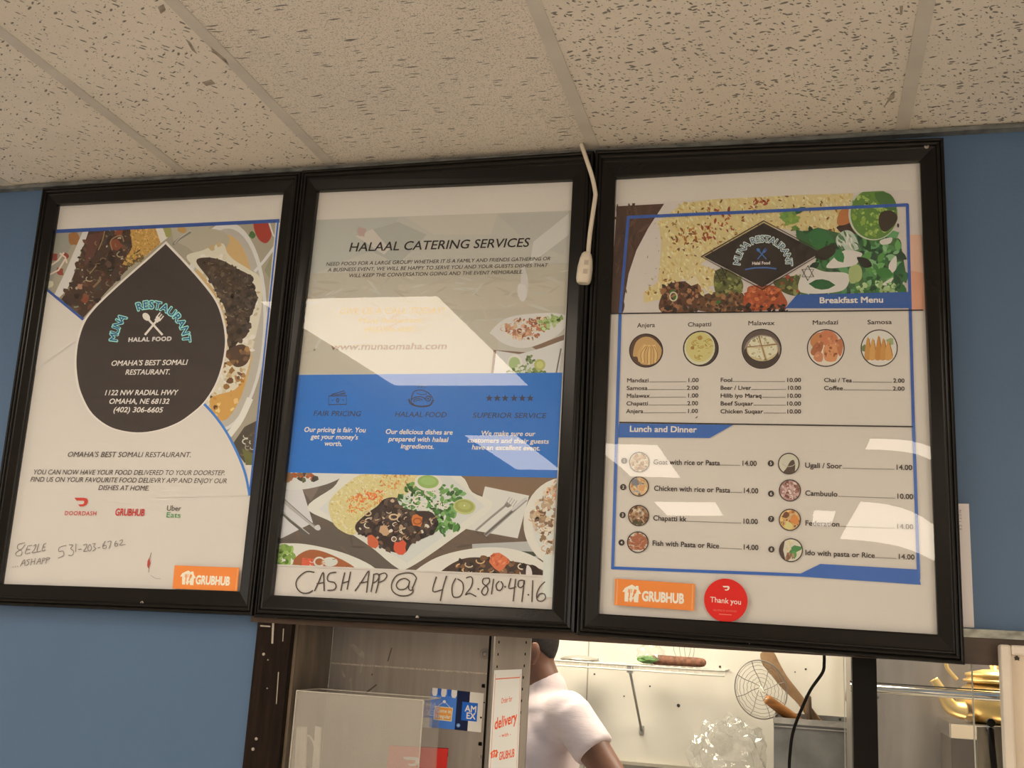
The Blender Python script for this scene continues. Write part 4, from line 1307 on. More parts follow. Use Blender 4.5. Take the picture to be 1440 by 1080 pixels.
disc(908.6, 493, 24, (84, 60, 50))
pr.clip = circ(908.6, 493, 22)
pr.smooth([(890, 500), (894, 482), (905, 474), (918, 476), (930, 490), (928, 504), (918, 512), (902, 512), (896, 502)], (190, 150, 96))
for k in range(6): pr.stroke([(900 + 4.2 * k, 513 - abs(k - 3) * 1.5), (899 + 4.6 * k, 496), (906 + 2.6 * k, 485)], 4.6, (212, 176, 116) if k % 2 else (200, 160, 100), sm=4)
for k in range(6): pr.stroke([(902.2 + 4.2 * k, 513 - abs(k - 3) * 1.5), (901.4 + 4.6 * k, 497), (908 + 2.4 * k, 487)], 0.8, (140, 98, 56), sm=4)
pr.clip = None
pr.flush('dish_picture', sheet, 'rolled golden flatbreads')
disc(985.6, 490.2, 25.2, (66, 56, 50))
pr.clip = circ(985.6, 490.2, 23.4)
pr.ell(983, 489, 22.5, 24, (206, 198, 164)); pr.ell(984, 488, 19.5, 21, (200, 186, 118))
pr.scatter(circ(985, 488, 16), 34, [(176, 148, 72), (186, 160, 84), (160, 122, 60)], (3, 9), 'arc', asp=0.3)
pr.blob(974, 489, 3, (160, 116, 54)); pr.blob(984, 475, 3, (166, 126, 60))
pr.clip = None
pr.flush('dish_picture', sheet, 'yellow round flatbread')
disc(1071, 490.6, 28.2, (92, 78, 70))
pr.clip = circ(1071, 490.6, 26.4)
pr.ell(1072, 492, 25, 21, (150, 132, 116)); pr.ell(1070, 500, 25, 20, (64, 52, 46)); pr.ell(1072, 491, 22, 17, (196, 176, 132)); 
for pts in ([(1068, 488), (1052, 486), (1056, 478), (1066, 473)], [(1071, 486), (1069, 472), (1084, 474), (1090, 482)], [(1074, 489), (1092, 485), (1093, 496), (1079, 504)], [(1070, 490), (1051, 489), (1054, 500), (1075, 506)]): pr.poly(pts, (214, 204, 172))
pr.scatter(circ(1071, 490, 17), 26, [(196, 178, 134), (176, 160, 120), (150, 140, 104)], (2, 5), 'blob')
for a in (((1067, 472), (1077, 506)), ((1050, 488), (1093, 484))): pr.stroke(a, 1.2, (124, 88, 54))
pr.clip = None
pr.flush('dish_picture', sheet, 'pancake cut in four')
disc(1161.3, 489.4, 26.6, (206, 190, 172))
pr.clip = circ(1161.3, 489.4, 25)
pr.ell(1161, 498, 23, 15, (216, 200, 178))
for (pts, c) in (([(1140, 484), (1142, 472), (1154, 468), (1160, 480), (1150, 492)], (190, 124, 76)), ([(1152, 470), (1166, 464), (1178, 474), (1174, 484), (1160, 486)], (196, 118, 80)), ([(1140, 494), (1148, 482), (1158, 482), (1154, 496), (1144, 500)], (166, 98, 62)),
                 ([(1144, 502), (1150, 494), (1157, 498), (1156, 508), (1148, 508)], (196, 128, 92)), ([(1160, 486), (1182, 486), (1178, 500), (1174, 508), (1160, 506)], (208, 140, 92)), ([(1176, 480), (1186, 478), (1184, 496), (1180, 500)], (186, 112, 74))): pr.smooth(pts, c)
pr.scatter(circ(1161, 488, 18), 30, [(206, 140, 98), (180, 108, 70), (150, 84, 54)], (2, 6), 'blob', jit=8)
pr.clip = None
pr.flush('dish_picture', sheet, 'brown dough pieces')
disc(1236.4, 489.4, 26.2, (212, 202, 186))
pr.clip = circ(1236.4, 489.4, 24.6)
pr.blob(1252, 480, 5, (150, 160, 110)); pr.blob(1215, 490, 5, (110, 122, 76)); pr.ell(1236, 504, 20, 5, (222, 212, 196))
for k, (x, t) in enumerate(((1221, 474), (1228, 476), (1236, 472), (1243, 476), (1250, 480))):
    pr.smooth([(x, t), (x + 6, 500), (x + 2, 506), (x - 5, 505), (x - 4, 488)], ((196, 138, 70), (206, 152, 84), (190, 128, 62))[k % 3])
    pr.stroke([(x + 1, t + 2), (x + 5, 500)], 0.9, (150, 92, 44))
pr.clip = None
# price lists
pr.flush('dish_picture', sheet, 'golden triangular pastries')


def row(name, price, p0, p1, cap, wgt=0.02, wide=1.12):
    tw = text_width(price) * cap / CAPH * wide
    ln = math.hypot(p1[0] - p0[0], p1[1] - p0[1])
    ex, ey = (p1[0] - p0[0]) / ln, (p1[1] - p0[1]) / ln
    e = pr.text(name, p0, p1, cap, T, wgt, natural=wide)
    pr.text(price, (p1[0] - ex * tw, p1[1] - ey * tw), p1, cap, T, wgt, natural=wide)
    a = e[0] - p0[0] + 1.0
    while a < ln - tw - 1.2:
        x, y = p0[0] + ex * a, p0[1] + ey * a
        pr.poly([(x, y - 0.95), (x + 0.95, y - 0.95), (x + 0.95, y + 0.05), (x, y + 0.05)], T, False)
        a += 1.75
    pr.bump()


def fit(name, p0, xe, cap):
    return (xe - p0[0]) / (text_width(name) * cap / CAPH)


for k, (n, p, xe) in enumerate((('Mandazi', '1.00', 912.3), ('Samosa', '2.00', 910.5), ('Malawax', '1.00', 913.5), ('Chapatti', '2.00', 911.5), ('Anjera', '1.00', 904.5))):
    y = 537.6 + 10.85 * k; p0 = (881.2 - 0.2 * k, y)
    row(n, p, p0, (982.6 - 0.3 * k, y - 0.3), 5.6, 0.02, fit(n, p0, xe, 5.6))
for k, (n, xe) in enumerate((('Fool', 1030), ('Beer / Liver', 1056), ('Hilib iyo Maraq', 1071), ('Beef Suqaar', 1059), ('Chicken Suqaar', 1073))):
    y = 537.0 + 11.05 * k; p0 = (1012.8, y)
    row(n, '10.00', p0, (1126.6, y + 0.2), 5.6, 0.022, fit(n, p0, xe, 5.6))
for k, (n, xe) in enumerate((('Chai / Tea', 1198), ('Coffee', 1185.5))):
    y = 537.2 + 11.2 * k; p0 = (1158.6, y)
    row(n, '2.00', p0, (1272.2, y + 0.9), 5.6, 0.022, fit(n, p0, xe, 5.6))
pr.poly([(981.5, 584.5), (980, 588), (977.5, 588)], T)
for (n, p, a, b, xe) in (('Goat with rice or Pasta', '14.00', (918.6, 653), (1064.2, 655.2), 1012.4), ('Chicken with rice or Pasta', '14.00', (919.4, 690), (1066.4, 693.8), 1027), ('Chapatti kk', '10.00', (918.2, 731.7), (1065.8, 737), 965), ('Fish with Pasta or Rice', '14.00', (917, 767), (1066.6, 773.6), 1011.5),
                         ('Ugali / Soor', '14.00', (1131.8, 657.6), (1283, 661), 1184), ('Cambuulo', '10.00', (1132, 696.7), (1284.4, 702), 1178), ('Federation', '14.00', (1132, 738.8), (1284.6, 744.4), 1181), ('Ido with pasta or Rice', '14.00', (1132, 780.4), (1286.4, 787), 1230.5)):
    row(n, p, a, b, 7.0, 0.024, fit(n, a, xe, 7.0))
pr.flush('price_list_lettering', sheet)
for k, (x, y) in enumerate(((877.8, 648), (876.3, 685), (875.5, 724.3), (874, 763), (1084, 651.6), (1084.3, 694.3), (1084.4, 729.8), (1084.8, 772.6))):
    pr.ell(x, y, 4.4, 4.4, (40, 34, 34), n=18); pr.text(str(k + 1), (x - 1.5, y + 2.1), (x + 1.5, y + 2.1), 4.2, (230, 220, 210), 0.01)
pr.flush('item_numbers', sheet)
LD = [(899, 650, 14.6, [(170, 140, 104), (140, 100, 66)], (196, 180, 150)), (898.4, 684, 14.2, [(206, 164, 116), (190, 140, 88), (150, 150, 150), (216, 186, 140)], (204, 168, 124)), (898, 725, 15, [(140, 92, 64), (176, 140, 104), (110, 72, 50), (200, 180, 150)], (160, 130, 98)), (896.9, 762.4, 15.2, [(166, 100, 70), (140, 80, 56), (186, 130, 96)], (196, 184, 166)),
      (1109.2, 652, 15.2, [], (196, 188, 164)), (1110.8, 689.7, 15.6, [(196, 160, 150), (120, 70, 60), (214, 190, 180), (150, 100, 90)], (170, 130, 120)), (1110.8, 731, 15.6, [(200, 130, 60), (150, 84, 44), (214, 170, 100)], (196, 160, 108)), (1112.3, 773.7, 16.8, [], (206, 194, 170))]
for k, (x, y, r, cols, base) in enumerate(LD):
    disc(x, y, r, base, (48, 40, 38))
    pr.clip = circ(x, y, r - 1.4)
    if cols: pr.scatter(circ(x, y, r * 0.82), 60, cols, (2.5, 7), 'blob')
    if k == 3:
        pr.smooth([(x - 9, y - 6), (x + 4, y - 10), (x + 11, y - 2), (x + 7, y + 10), (x - 1, y + 9)], (160, 92, 64)); pr.scatter(circ(x + 1, y, r * 0.6), 26, cols, (3, 8), 'arc', asp=0.3)
    if k == 1: pr.blob(x - 5, y - 6, 5, (120, 120, 124)); pr.blob(x + 4, y + 2, 5, (206, 150, 96))
    if k == 2: pr.blob(x - 5, y + 9, 3.5, (70, 64, 40)); pr.blob(x + 2, y + 11, 3.5, (76, 70, 44))
    if k == 4: pr.smooth([(x + 2, y - 3), (x + 7, y - 5), (x + 9, y + 4), (x + 6, y + 16), (x - 8, y + 14), (x - 3, y + 6)], (72, 56, 48)); pr.ring(x, y - 1, 9, 1, (176, 166, 140), ry=5, a0=0.3, a1=3)
    if k == 6: pr.blob(x - 6, y - 6, 5, (104, 62, 44)); pr.blob(x + 6, y, 6, (206, 128, 62)); pr.blob(x - 2, y + 8, 6, (206, 190, 120))
    if k == 7:
        pr.poly([(x - 17, y - 17), (x - 8, y - 17), (x - 11, y), (x - 7, y + 17), (x - 17, y + 17)], (70, 46, 40)); pr.blob(x + 6, y - 1, 6, (60, 124, 64), 0.4, 10, 1.6, 1.4); pr.blob(x + 4, y + 6, 5, (80, 140, 70), 0.4)
        pr.blob(x - 3, y + 8, 5, (140, 100, 72)); pr.scatter(circ(x - 2, y + 9, 6), 16, [(120, 84, 62), (160, 120, 88)], (2, 6), 'blob'); pr.scatter([(x - 6, y - 12), (x + 2, y - 14), (x, y + 2), (x - 7, y + 2)], 20, [(206, 190, 120), (222, 206, 150)], (2, 5), 'grain')
    pr.clip = None
    pr.flush('dish_thumbnail', sheet)


# ================= stickers on the boards
def sticker_quad(name, label, quad, y, c, thick=0.0006):
    q = [W(px, py, y) for px, py in quad]
    o = sum(q, Vector()) / 4
    mb = MB()
    mb.prism([(p.x, y, p.z) for p in q], [(p.x, y + thick, p.z) for p in q], pc(c))
    t = thing(name, label, 'sticker', (o.x, y, min(p.z for p in q)))
    mb.build('backing', INK, t)
    return t


ORANGE = (224, 126, 62)
t = sticker_quad('sticker', 'orange delivery sticker with white house logo, on the teardrop poster', [(245.5, 795), (336.5, 798.3), (333.5, 831.5), (242.5, 827.6)], -0.0096, ORANGE)
pr = Print(-0.0096)
house_logo(pr, 264.5, 812.5, 20, (228, 204, 176), 0.08, ORANGE); pr.text('GRUBHUB', (274.5, 821), (322.5, 823), 11.5, (232, 208, 180), 0.05, 0.0)
pr.stroke([(334.2, 800), (331.6, 830)], 0.8, (236, 160, 110))
pr.flush('white_print', t)
t = sticker_quad('sticker', 'orange delivery sticker with white house logo, under the lunch price list', [(865, 813.6), (977.6, 821.2), (976.4, 859), (863.8, 850.8)], -0.0096, ORANGE)
pr = Print(-0.0096)
house_logo(pr, 888.5, 834.5, 24, (230, 206, 180), 0.08, ORANGE); pr.text('GRUBHUB', (902.5, 844.5), (961.5, 848.4), 13, (232, 208, 184), 0.05, 0.0)
pr.stroke([(868.5, 815), (867, 850)], 0.8, (240, 170, 120)); pr.stroke([(974.2, 822), (973, 857)], 0.9, (240, 170, 120))
pr.flush('white_print', t)
ctr = W(1020.6, 844.2, -0.0096)
t = thing('sticker', 'round red thank you sticker on the price list poster', 'sticker', (ctr.x, -0.0096, ctr.z - 0.04))
mb = MB()
rr = 0.0395
mb.prism([(ctr.x + rr * math.cos(2 * PI * k / 48), -0.0096, ctr.z + rr * math.sin(2 * PI * k / 48)) for k in range(48)], [(ctr.x + rr * math.cos(2 * PI * k / 48), -0.0091, ctr.z + rr * math.sin(2 * PI * k / 48)) for k in range(48)], pc((206, 42, 36)))
mb.build('backing', INK, t)
pr = Print(-0.0096)
dash_logo(pr, 1016, 824, 5.6, (232, 206, 186), 1.0)
pr.text('Thank you', (998.5, 846.5), (1042.5, 850.3), 7.4, (228, 198, 180), 0.012)
pr.text('DELIVERED BY DOORDASH', (1003, 859), (1036, 861), 2.4, (220, 110, 96), 0.0); pr.stroke([(1011, 863.6), (1029, 864.8)], 0.9, (222, 120, 104))
pr.flush('white_print', t)
# ------------------------------------------------------------------ the hatch and its trim
def flat(mb, quad, y0, y1, col=None):
    """traced outline standing at distance y0 with its thickness back to y1"""
    f = [W(px, py, y0) for px, py in quad]
    mb.prism([(p.x, y0, p.z) for p in f], [(p.x, y1, p.z) for p in f], col)


SY = 0.19
# dark post at the left of the hatch, and the worn inner trim behind it
mb = MB()
a, b_ = W(363, 878, -0.004), W(410, 880, -0.004)
lo, hi = W(340, 1080, -0.004), W(391, 1080, -0.004)
xl, xr = (a.x + lo.x) / 2, (b_.x + hi.x) / 2
mb.box((xl, -0.004, 0.9), (xr, 0.135, 1.552))
post = struct('trim_2', mb, M_DARKWOOD)
M_CHIP = mat('chipped_paint_and_screws', (0.42, 0.38, 0.32, 1), 0.5)
for (x, y, r) in ((371, 920, 2.2), (360.5, 1039, 2.2), (356, 1053.5, 2.3), (377, 928, 1.0), (376, 968, 1.0)):
    p = W(x, y, -0.004); k = r / 700.0
    mb = MB(); mb.lathe(p, [(k, 0.0), (k, -0.0012), (k * 0.6, -0.0018)], 12, Vector((0, 1, 0))); mb.build('nail', M_CHIP, post)
for q in ([(383, 868), (386, 869), (384, 905), (381.5, 905)], [(391, 945), (392.2, 945), (389, 990), (388, 990)], [(398, 884), (399.2, 884), (398, 902), (397, 902)], [(366, 879), (380, 880), (380, 882), (366, 881)]):
    mb = MB(); flat(mb, q, -0.0048, -0.0038); mb.build('paint_chip', M_CHIP, post)
mb = MB()
mb.box((xr, 0.0125, 0.9), (xr + 0.006, SY, 1.6))
struct('trim_3', mb, M_JAMB)
# header board of the hatch, under the frames
hz0 = W(600, 889, -0.006).z
mb = MB()
mb.box((HX0 - 0.012, -0.006, hz0), (0.93, 0.136, 1.575))
mb.box((0.25, -0.006, 1.575), (0.93, 0.0155, W(1362, 896, -0.009).z)); struct('trim_4', mb, M_HEADER)
# peeling pale ledge strip at the lower edge of the blue wall, right
M_PEEL = mat('peeling_pale_paint', (0.40, 0.42, 0.38, 1), 0.6, var=0.45, scale=40, stretch=(1, 1, 2), bump=0.4)
mb = MB(); p0, p1 = W(1362, 884, -0.009), W(1362, 896, -0.009)
mb.box((0.268, -0.009, p1.z), (1.6, WALLY, p0.z)); struct('trim_5', mb, M_PEEL)

# ------------------------------------------------------------------ kitchen shell
KY = 2.6
mb = MB(); mb.box((-2.6, KY, 0), (2.4, KY + 0.1, 2.6)); kw = struct('wall_kitchen_back', mb, M_KWALL)
mb = MB(); mb.box((-2.7, 0.136, 0), (-2.6, KY + 0.1, 2.6)); struct('wall_kitchen_left', mb, M_KWALL)
mb = MB(); mb.box((2.4, 0.136, 0), (2.5, KY + 0.1, 2.6)); struct('wall_kitchen_right', mb, M_KWALL)
mb = MB(); mb.box((-2.7, 0.14, 2.6), (2.5, KY + 0.1, 2.65)); struct('ceiling_kitchen', mb, M_WHITE_WALL)
M_SEAM = mat('panel_seam', (0.40, 0.36, 0.28, 1), 0.6)
for px in (826,):
    p = W(px, 960, KY)
    mb = MB(); mb.box((p.x - 0.0025, KY - 0.002, 0.9), (p.x + 0.0025, KY, 2.6)); mb.build('panel_seam', M_SEAM, kw)
M_HOLE = mat('dark_screw_hole', (0.03, 0.025, 0.02, 1), 0.6)
for (x, y, r) in ((954, 992, 2.2), (1012.5, 937.5, 1.5), (914, 965, 1.0), (836, 948, 1.2), (877.6, 979, 0.9), (1133, 941, 1.3), (841, 927, 0.8), (1118, 945, 0.8)):
    p = W(x, y, KY); k = r / 320.0
    mb = MB(); mb.lathe(p, [(k, 0), (k, -0.002), (k * 0.5, -0.003)], 12, Vector((0, 1, 0))); mb.build('screw_hole', M_HOLE, kw)
# white corner strip of the kitchen wall with a brown burn mark
mb = MB(); pa, pb = W(1187, 930, KY - 0.05), W(1199, 930, KY - 0.05)
mb.box((pa.x, KY - 0.05, 0.9), (pa.x + 0.055, KY, 2.6)); ks = struct('trim_6', mb, M_KWALL)
M_BURN = mat('brown_burn_mark', (0.34, 0.22, 0.10, 1), 0.6, var=0.5, scale=18)
mb = MB(); flat(mb, [(1190, 967), (1194, 972), (1196, 984), (1196, 988), (1191, 990), (1188.5, 984), (1189, 976)], KY - 0.0515, KY - 0.05); mb.build('burn_mark', M_BURN, ks)
mb = MB(); flat(mb, [(1188, 1013), (1199, 1014), (1199, 1021), (1188, 1020)], KY - 0.0515, KY - 0.05); mb.build('burn_mark', M_BURN, ks)
# ledge strip low on the kitchen wall
mb = MB(); pa = W(940, 1076, KY - 0.02); mb.box((-2.6, KY - 0.02, pa.z - 0.012), (pa.x + 0.14, KY, pa.z)); struct('trim_7', mb, M_SEAM)

# kitchen ceiling lights
for k, (x0, x1, y0, y1) in enumerate(((-1.3, -0.7, 1.0, 2.2), (0.5, 1.1, 0.9, 2.1))):
    t = thing('ceiling_light', ('ceiling light on the left half of the kitchen ceiling', 'ceiling light on the right half of the kitchen ceiling')[k], 'ceiling light', ((x0 + x1) / 2, (y0 + y1) / 2, 2.585), 'kitchen ceiling lights')
    mb = MB(); mb.box((x0 - 0.02, y0 - 0.02, 2.58), (x1 + 0.02, y1 + 0.02, 2.599)); mb.build('light_frame', M_FIXTURE, t)
    mb = MB(); mb.box((x0, y0, 2.572), (x1, y1, 2.58)); mb.build('diffuser', M_KLIGHT, t)

# ------------------------------------------------------------------ steel panel at the left of the hatch
pl, pr_ = W(447, 1000, SY).x - 0.006, W(689, 1000, SY).x
t = thing('stainless_shield', 'dull steel cabinet side behind the clear box, left in the hatch', 'metal panel', ((pl + pr_) / 2, SY, 0.9))
mb = MB(); mb.box((xr + 0.0062, SY, 0.9), (pr_, SY + 0.035, 1.62)); mb.build('sheet', M_STEEL, t)
M_SEAMD = mat('seam_line', (0.50, 0.46, 0.41, 1), 0.5, 0.3, var=0.4, scale=300)
q0, q1 = W(445, 931, SY), W(684, 941, SY)
mb = MB(); mb.box((q0.x, SY - 0.0008, q0.z - 0.0016), (pr_ - 0.012, SY, q0.z + 0.0016)); mb.build('seam', M_SEAMD, t)
mb = MB(); e0 = W(450, 890, SY); mb.box((e0.x - 0.012, SY - 0.004, 1.2), (e0.x - 0.008, SY, 1.6)); mb.build('edge_strip', M_CHROME, t)
mb = MB(); mb.box((pr_ - 0.010, SY - 0.003, 0.9), (pr_ - 0.006, SY, 1.62)); mb.build('edge_strip', M_BLACKMETAL, t)
p = W(682, 919.5, SY)
mb = MB(); mb.lathe(p, [(0.0105, 0), (0.0105, -0.002), (0.0085, -0.003), (0.0075, -0.0015), (0.0062, -0.0015), (0.005, -0.0045), (0.001, -0.005)], 24, Vector((0, 1, 0))); mb.build('bolt', M_STEEL, t)
for (x, y) in ((680, 964.5), (675.5, 1046)):
    p = W(x, y, SY)
    mb = MB(); mb.tube([p + Vector((-0.0032, -0.0004, 0)), p + Vector((0.0032, -0.0004, 0))], 0.0038, 12); mb.build('slot', M_BLACKMETAL, t)
for (x, y, r) in ((676.5, 1009, 1.4), (675, 1064, 2.4), (681, 988, 1.0)):
    p = W(x, y, SY); k = r / 680
    mb = MB(); mb.lathe(p, [(k, 0), (k, -0.0012), (k * 0.4, -0.002)], 12, Vector((0, 1, 0))); mb.build('rivet', M_SEAMD if r > 2 else M_BLACKMETAL, t)
M_SCRATCH = mat('dark_scratch', (0.10, 0.09, 0.08, 1), 0.6)
M_SMEAR = mat('pale_smear', (0.39, 0.365, 0.335, 1), 0.5, 0.45, var=0.2, scale=60)
for q in ([(550, 911), (551.5, 911), (546, 930), (544.5, 930)], [(513, 974), (529, 962), (530, 963.5), (515, 975.5)], [(522, 948), (524, 947), (524, 949.5), (522.5, 950)]):
    mb = MB(); flat(mb, q, SY - 0.0007, SY); mb.build('scratch', M_SCRATCH, t)
for q in ([(490, 907), (497, 905), (512, 918), (512, 926), (505, 922)], [(491, 954), (494, 952), (495, 975), (492, 975)], [(478, 945), (481, 942), (486, 951), (484, 953)], [(507, 930), (511, 928), (508, 946), (506, 946)]):
    mb = MB(); flat(mb, q, SY - 0.0005, SY); mb.build('smear', M_SMEAR, t)

# stickers on the panel
def panel_sticker(label, quad, c):
    q = [W(px, py, SY - 0.0008) for px, py in quad]
    o = sum(q, Vector()) / 4
    t = thing('sticker', label, 'sticker', (o.x, SY, min(p.z for p in q)))
    mb = MB(); mb.prism([(p.x, SY - 0.0008, p.z) for p in q], [(p.x, SY - 0.0001, p.z) for p in q], pc(c)); mb.build('backing', INK, t)
    return t, Print(SY - 0.0008)


def qmap(quad):
    (ax, ay), (bx, by), (cx, cy), (dx, dy) = quad
    def m(u, v):
        return ((ax * (1 - u) + bx * u) * (1 - v) + (dx * (1 - u) + cx * u) * v, (ay * (1 - u) + by * u) * (1 - v) + (dy * (1 - u) + cy * u) * v)
    return m


quad = [(607.5, 967), (680.5, 975), (676.5, 1030), (603.5, 1022.5)]
t, pr = panel_sticker('blue and cream sticker with an open shop awning and card mark, on the steel panel', quad, (222, 210, 186))
m = qmap(quad)
pr.poly([m(0, 0), m(0.49, 0), m(0.49, 1), m(0, 1)], (72, 118, 190)); pr.poly([m(0.49, 0), m(0.735, 0), m(0.735, 1), m(0.49, 1)], (26, 34, 62))
for u in (0.0, 0.17, 0.37): pr.poly([m(u + 0.01, 0), m(u + (0.11 if u == 0 else 0.115), 0), m(u + (0.11 if u == 0 else 0.115), 0.13), m(u + 0.09, 0.2), m(u + 0.03, 0.2), m(u + 0.01, 0.13)], (224, 214, 204))
for u in (0.10, 0.29): pr.poly([m(u + 0.015, 0), m(u + 0.085, 0), m(u + 0.08, 0.17), m(u + 0.02, 0.17)], (44, 92, 172))
pr.stroke([m(0.13, 0.46), m(0.255, 0.31), m(0.38, 0.46)], 0.8, (214, 206, 200)); pr.ell(*m(0.255, 0.32), 2.2, 2.2, (226, 218, 212), n=14)
pr.poly([m(0.08, 0.45), m(0.43, 0.45), m(0.42, 0.80), m(0.07, 0.80)], (232, 206, 172)); pr.poly([m(0.095, 0.47), m(0.415, 0.47), m(0.405, 0.78), m(0.085, 0.78)], (226, 146, 66))
pr.text('Come in', m(0.11, 0.60), m(0.40, 0.60), 5.0, (240, 216, 178), 0.03); pr.text('a regular', m(0.105, 0.735), m(0.395, 0.735), 5.0, (240, 216, 178), 0.03)
pr.ell(*m(0.555, 0.88), 2.8, 2.8, (110, 140, 190), n=16); pr.ell(*m(0.555, 0.88), 1.2, 1.2, (190, 200, 220), n=12)
pr.poly([m(0.60, 0.27), m(0.90, 0.27), m(0.90, 0.74), m(0.60, 0.74)], (38, 96, 178))
for s_, v in (('AM', 0.505), ('EX', 0.685)):
    pr.text(s_, m(0.66 if s_ == 'AM' else 0.69, v), m(0.885 if s_ == 'AM' else 0.87, v), 8.6, (236, 230, 218), 0.03)
pr.flush('printed_face', t)
quad = [(547, 1048), (630.5, 1052.5), (624, 1125), (540, 1120)]
t, pr = panel_sticker('red sticker with white delivery mark, partly behind the clear box', quad, (206, 52, 44))
pr.stroke([(547, 1048), (630.5, 1052.5), (629.5, 1064)], 1.0, (110, 30, 26))
pr.text('DOORDASH', (556, 1096), (612, 1099), 7, (226, 190, 176), 0.02)
dash_logo(pr, 566, 1064.5, 11, (228, 206, 188), 1.25)
pr.flush('white_mark', t)

# ------------------------------------------------------------------ clear acrylic box with straws
M_BOX = clear_mat('hazy_acrylic', gloss=0.07, rough=0.06, haze=0.32, hazecol=(0.66, 0.64, 0.60))  # diffuse haze stands in for the brightness the front sheet reflects
M_BOXEDGE = clear_mat('acrylic_edges', gloss=0.12, rough=0.1, haze=0.55, hazecol=(0.8, 0.77, 0.7))
BY0, BY1 = 0.010, 0.118
bl, br = W(413, 1010, BY0).x, W(594, 1010, BY0).x
bt = W(500, 978, BY0).z
bb = 1.02
t = thing('acrylic_box', 'hazy clear acrylic box in front of the steel panel', 'box', ((bl + br) / 2, (BY0 + BY1) / 2, bb))
w_ = 0.003
mb = MB(); mb.box((bl, BY0, bb), (br, BY0 + w_, bt)); mb.build('front_panel', M_BOX, t)
mb = MB(); mb.box((bl, BY1 - w_, bb), (br, BY1, bt)); M_CLEAR = clear_mat('clear_acrylic', gloss=0.05, rough=0.05, haze=0.05, hazecol=(0.7, 0.68, 0.63)); mb.build('back_panel', M_CLEAR, t)
for x in (bl, br - w_):
    mb = MB(); mb.box((x, BY0 + w_, bb), (x + w_, BY1 - w_, bt)); mb.build('side_panel', M_CLEAR, t)
mb = MB(); mb.box((bl, BY0, bb - 0.003), (br, BY1, bb)); mb.build('base_panel', M_BOXEDGE, t)
mb = MB(); mb.box((bl, BY0 - 0.0006, bt), (br, BY0 + w_, bt + 0.0018)); mb.box((bl, BY1 - w_, bt), (br, BY1, bt + 0.0018)); mb.box((bl, BY0, bt), (bl + w_, BY1, bt + 0.0018)); mb.box((br - w_, BY0, bt), (br, BY1, bt + 0.0018))
mb.box((bl - 0.0004, BY0 - 0.0006, bb), (bl + 0.0016, BY0 + 0.002, bt)); mb.box((br - 0.0016, BY0 - 0.0006, bb), (br + 0.0004, BY0 + 0.002, bt))
mb.build('polished_edges', M_BOXEDGE, t)
M_SLEEVE = mat('white_paper_sleeve', (0.86, 0.83, 0.74, 1), 0.6, var=0.04, scale=30)
yb = 0.045
for k, (pts, lb) in enumerate((([(417, 1022), (431, 1022), (428, 1130), (412, 1130)], 'wide cream paper sleeve standing in the clear box'), ([(443, 1021), (451, 1023), (446, 1130), (437, 1130)], 'narrow cream paper sleeve standing in the clear box'))):
    q = [W(x, y, yb) for x, y in pts]
    mb = MB(); mb.prism([(p.x, yb, max(p.z, bb + 0.002)) for p in q], [(p.x, yb + 0.004, max(p.z, bb + 0.002)) for p in q])
    tag(mb.build('paper_sleeve', M_SLEEVE), lb, 'paper sleeve', 'paper sleeves in the clear box')
    M_SLEEVE_ = M_SLEEVE
mb = MB()
mb.tube(catmull([W(429, 1034, yb + 0.012), W(436, 1036, yb + 0.012), W(442, 1048, yb + 0.012), W(441, 1068, yb + 0.012), W(438, 1110, yb + 0.012), W(437, 1120, yb + 0.012)], 6), 0.0022, 8)
tag(mb.build('drinking_straw', M_SLEEVE), 'bent white straw in the clear box', 'straw')

# ------------------------------------------------------------------ perforated steel upright and delivery sign
UY = 0.118
def ux(px, py): return W(px, py, UY)
xa, xb = ux(691, 1000).x, ux(741.5, 1000).x
t = thing('shelf_upright', 'perforated steel upright between the panel and the person', 'upright', ((xa + xb) / 2, UY + 0.02, 0.9))
mb = MB()
mb.box((xa, UY, 0.9), (xb, UY + 0.0025, 1.62)); mb.box((xa, UY + 0.0025, 0.9), (xa + 0.0025, UY + 0.05, 1.62)); mb.box((xb - 0.0025, UY + 0.0025, 0.9), (xb, UY + 0.008, 1.62))
mb.build('channel', M_STEEL, t)
for k in range(8):
    for (x, y) in ((701.8 - 1.35 * k, 903 + 17.3 * k), (740 - 1.35 * k, 903.5 + 16.4 * k)):
        if x < 697.5 and k > 2: continue
        p = ux(x, y)
        mb = MB(); mb.box((p.x - 0.0012, UY - 0.0006, p.z - 0.0026), (p.x + 0.0012, UY, p.z + 0.0026)); mb.build('slot_hole', M_BLACKMETAL, t)
GY = UY - 0.002
quad = [(695, 942.5), (734, 941), (727, 1110), (685, 1110)]
q = [W(x, y, GY) for x, y in quad]
o = sum(q, Vector()) / 4
t = thing('delivery_sign', 'tall white delivery sign with orange lettering on the steel upright', 'sign', (o.x, GY, q[2].z))
mb = MB(); mb.prism([(p.x, GY, p.z) for p in q], [(p.x, GY + 0.0012, p.z) for p in q], pc((214, 204, 194))); mb.build('card', INK, t)
pr = Print(GY)
SO = (206, 96, 54)
m = qmap(quad)
pr.stroke([(697, 955), (731, 952.5)], 1.5, (206, 110, 78)); pr.stroke([(697, 948), (688, 1110)], 0.7, (206, 140, 110)); pr.stroke([(732, 947), (725, 1110)], 0.6, (212, 150, 120))
pr.text('Order for', (704.5, 989.5), (720, 986), 7.6, SO, 0.012); 
pr.text('delivery', (695, 1026), (726.5, 1015), 15.5, (212, 84, 44), 0.03, 0.0)
pr.text('- with -', (702, 1037), (718.5, 1034.5), 5.2, SO, 0.012)
house_logo(pr, 695, 1060, 11, (214, 88, 44), -0.2, (214, 204, 194)); pr.text('GRUBHUB', (701.5, 1069), (723, 1064), 11, (212, 88, 48), 0.035)
pr.flush('orange_lettering', t)

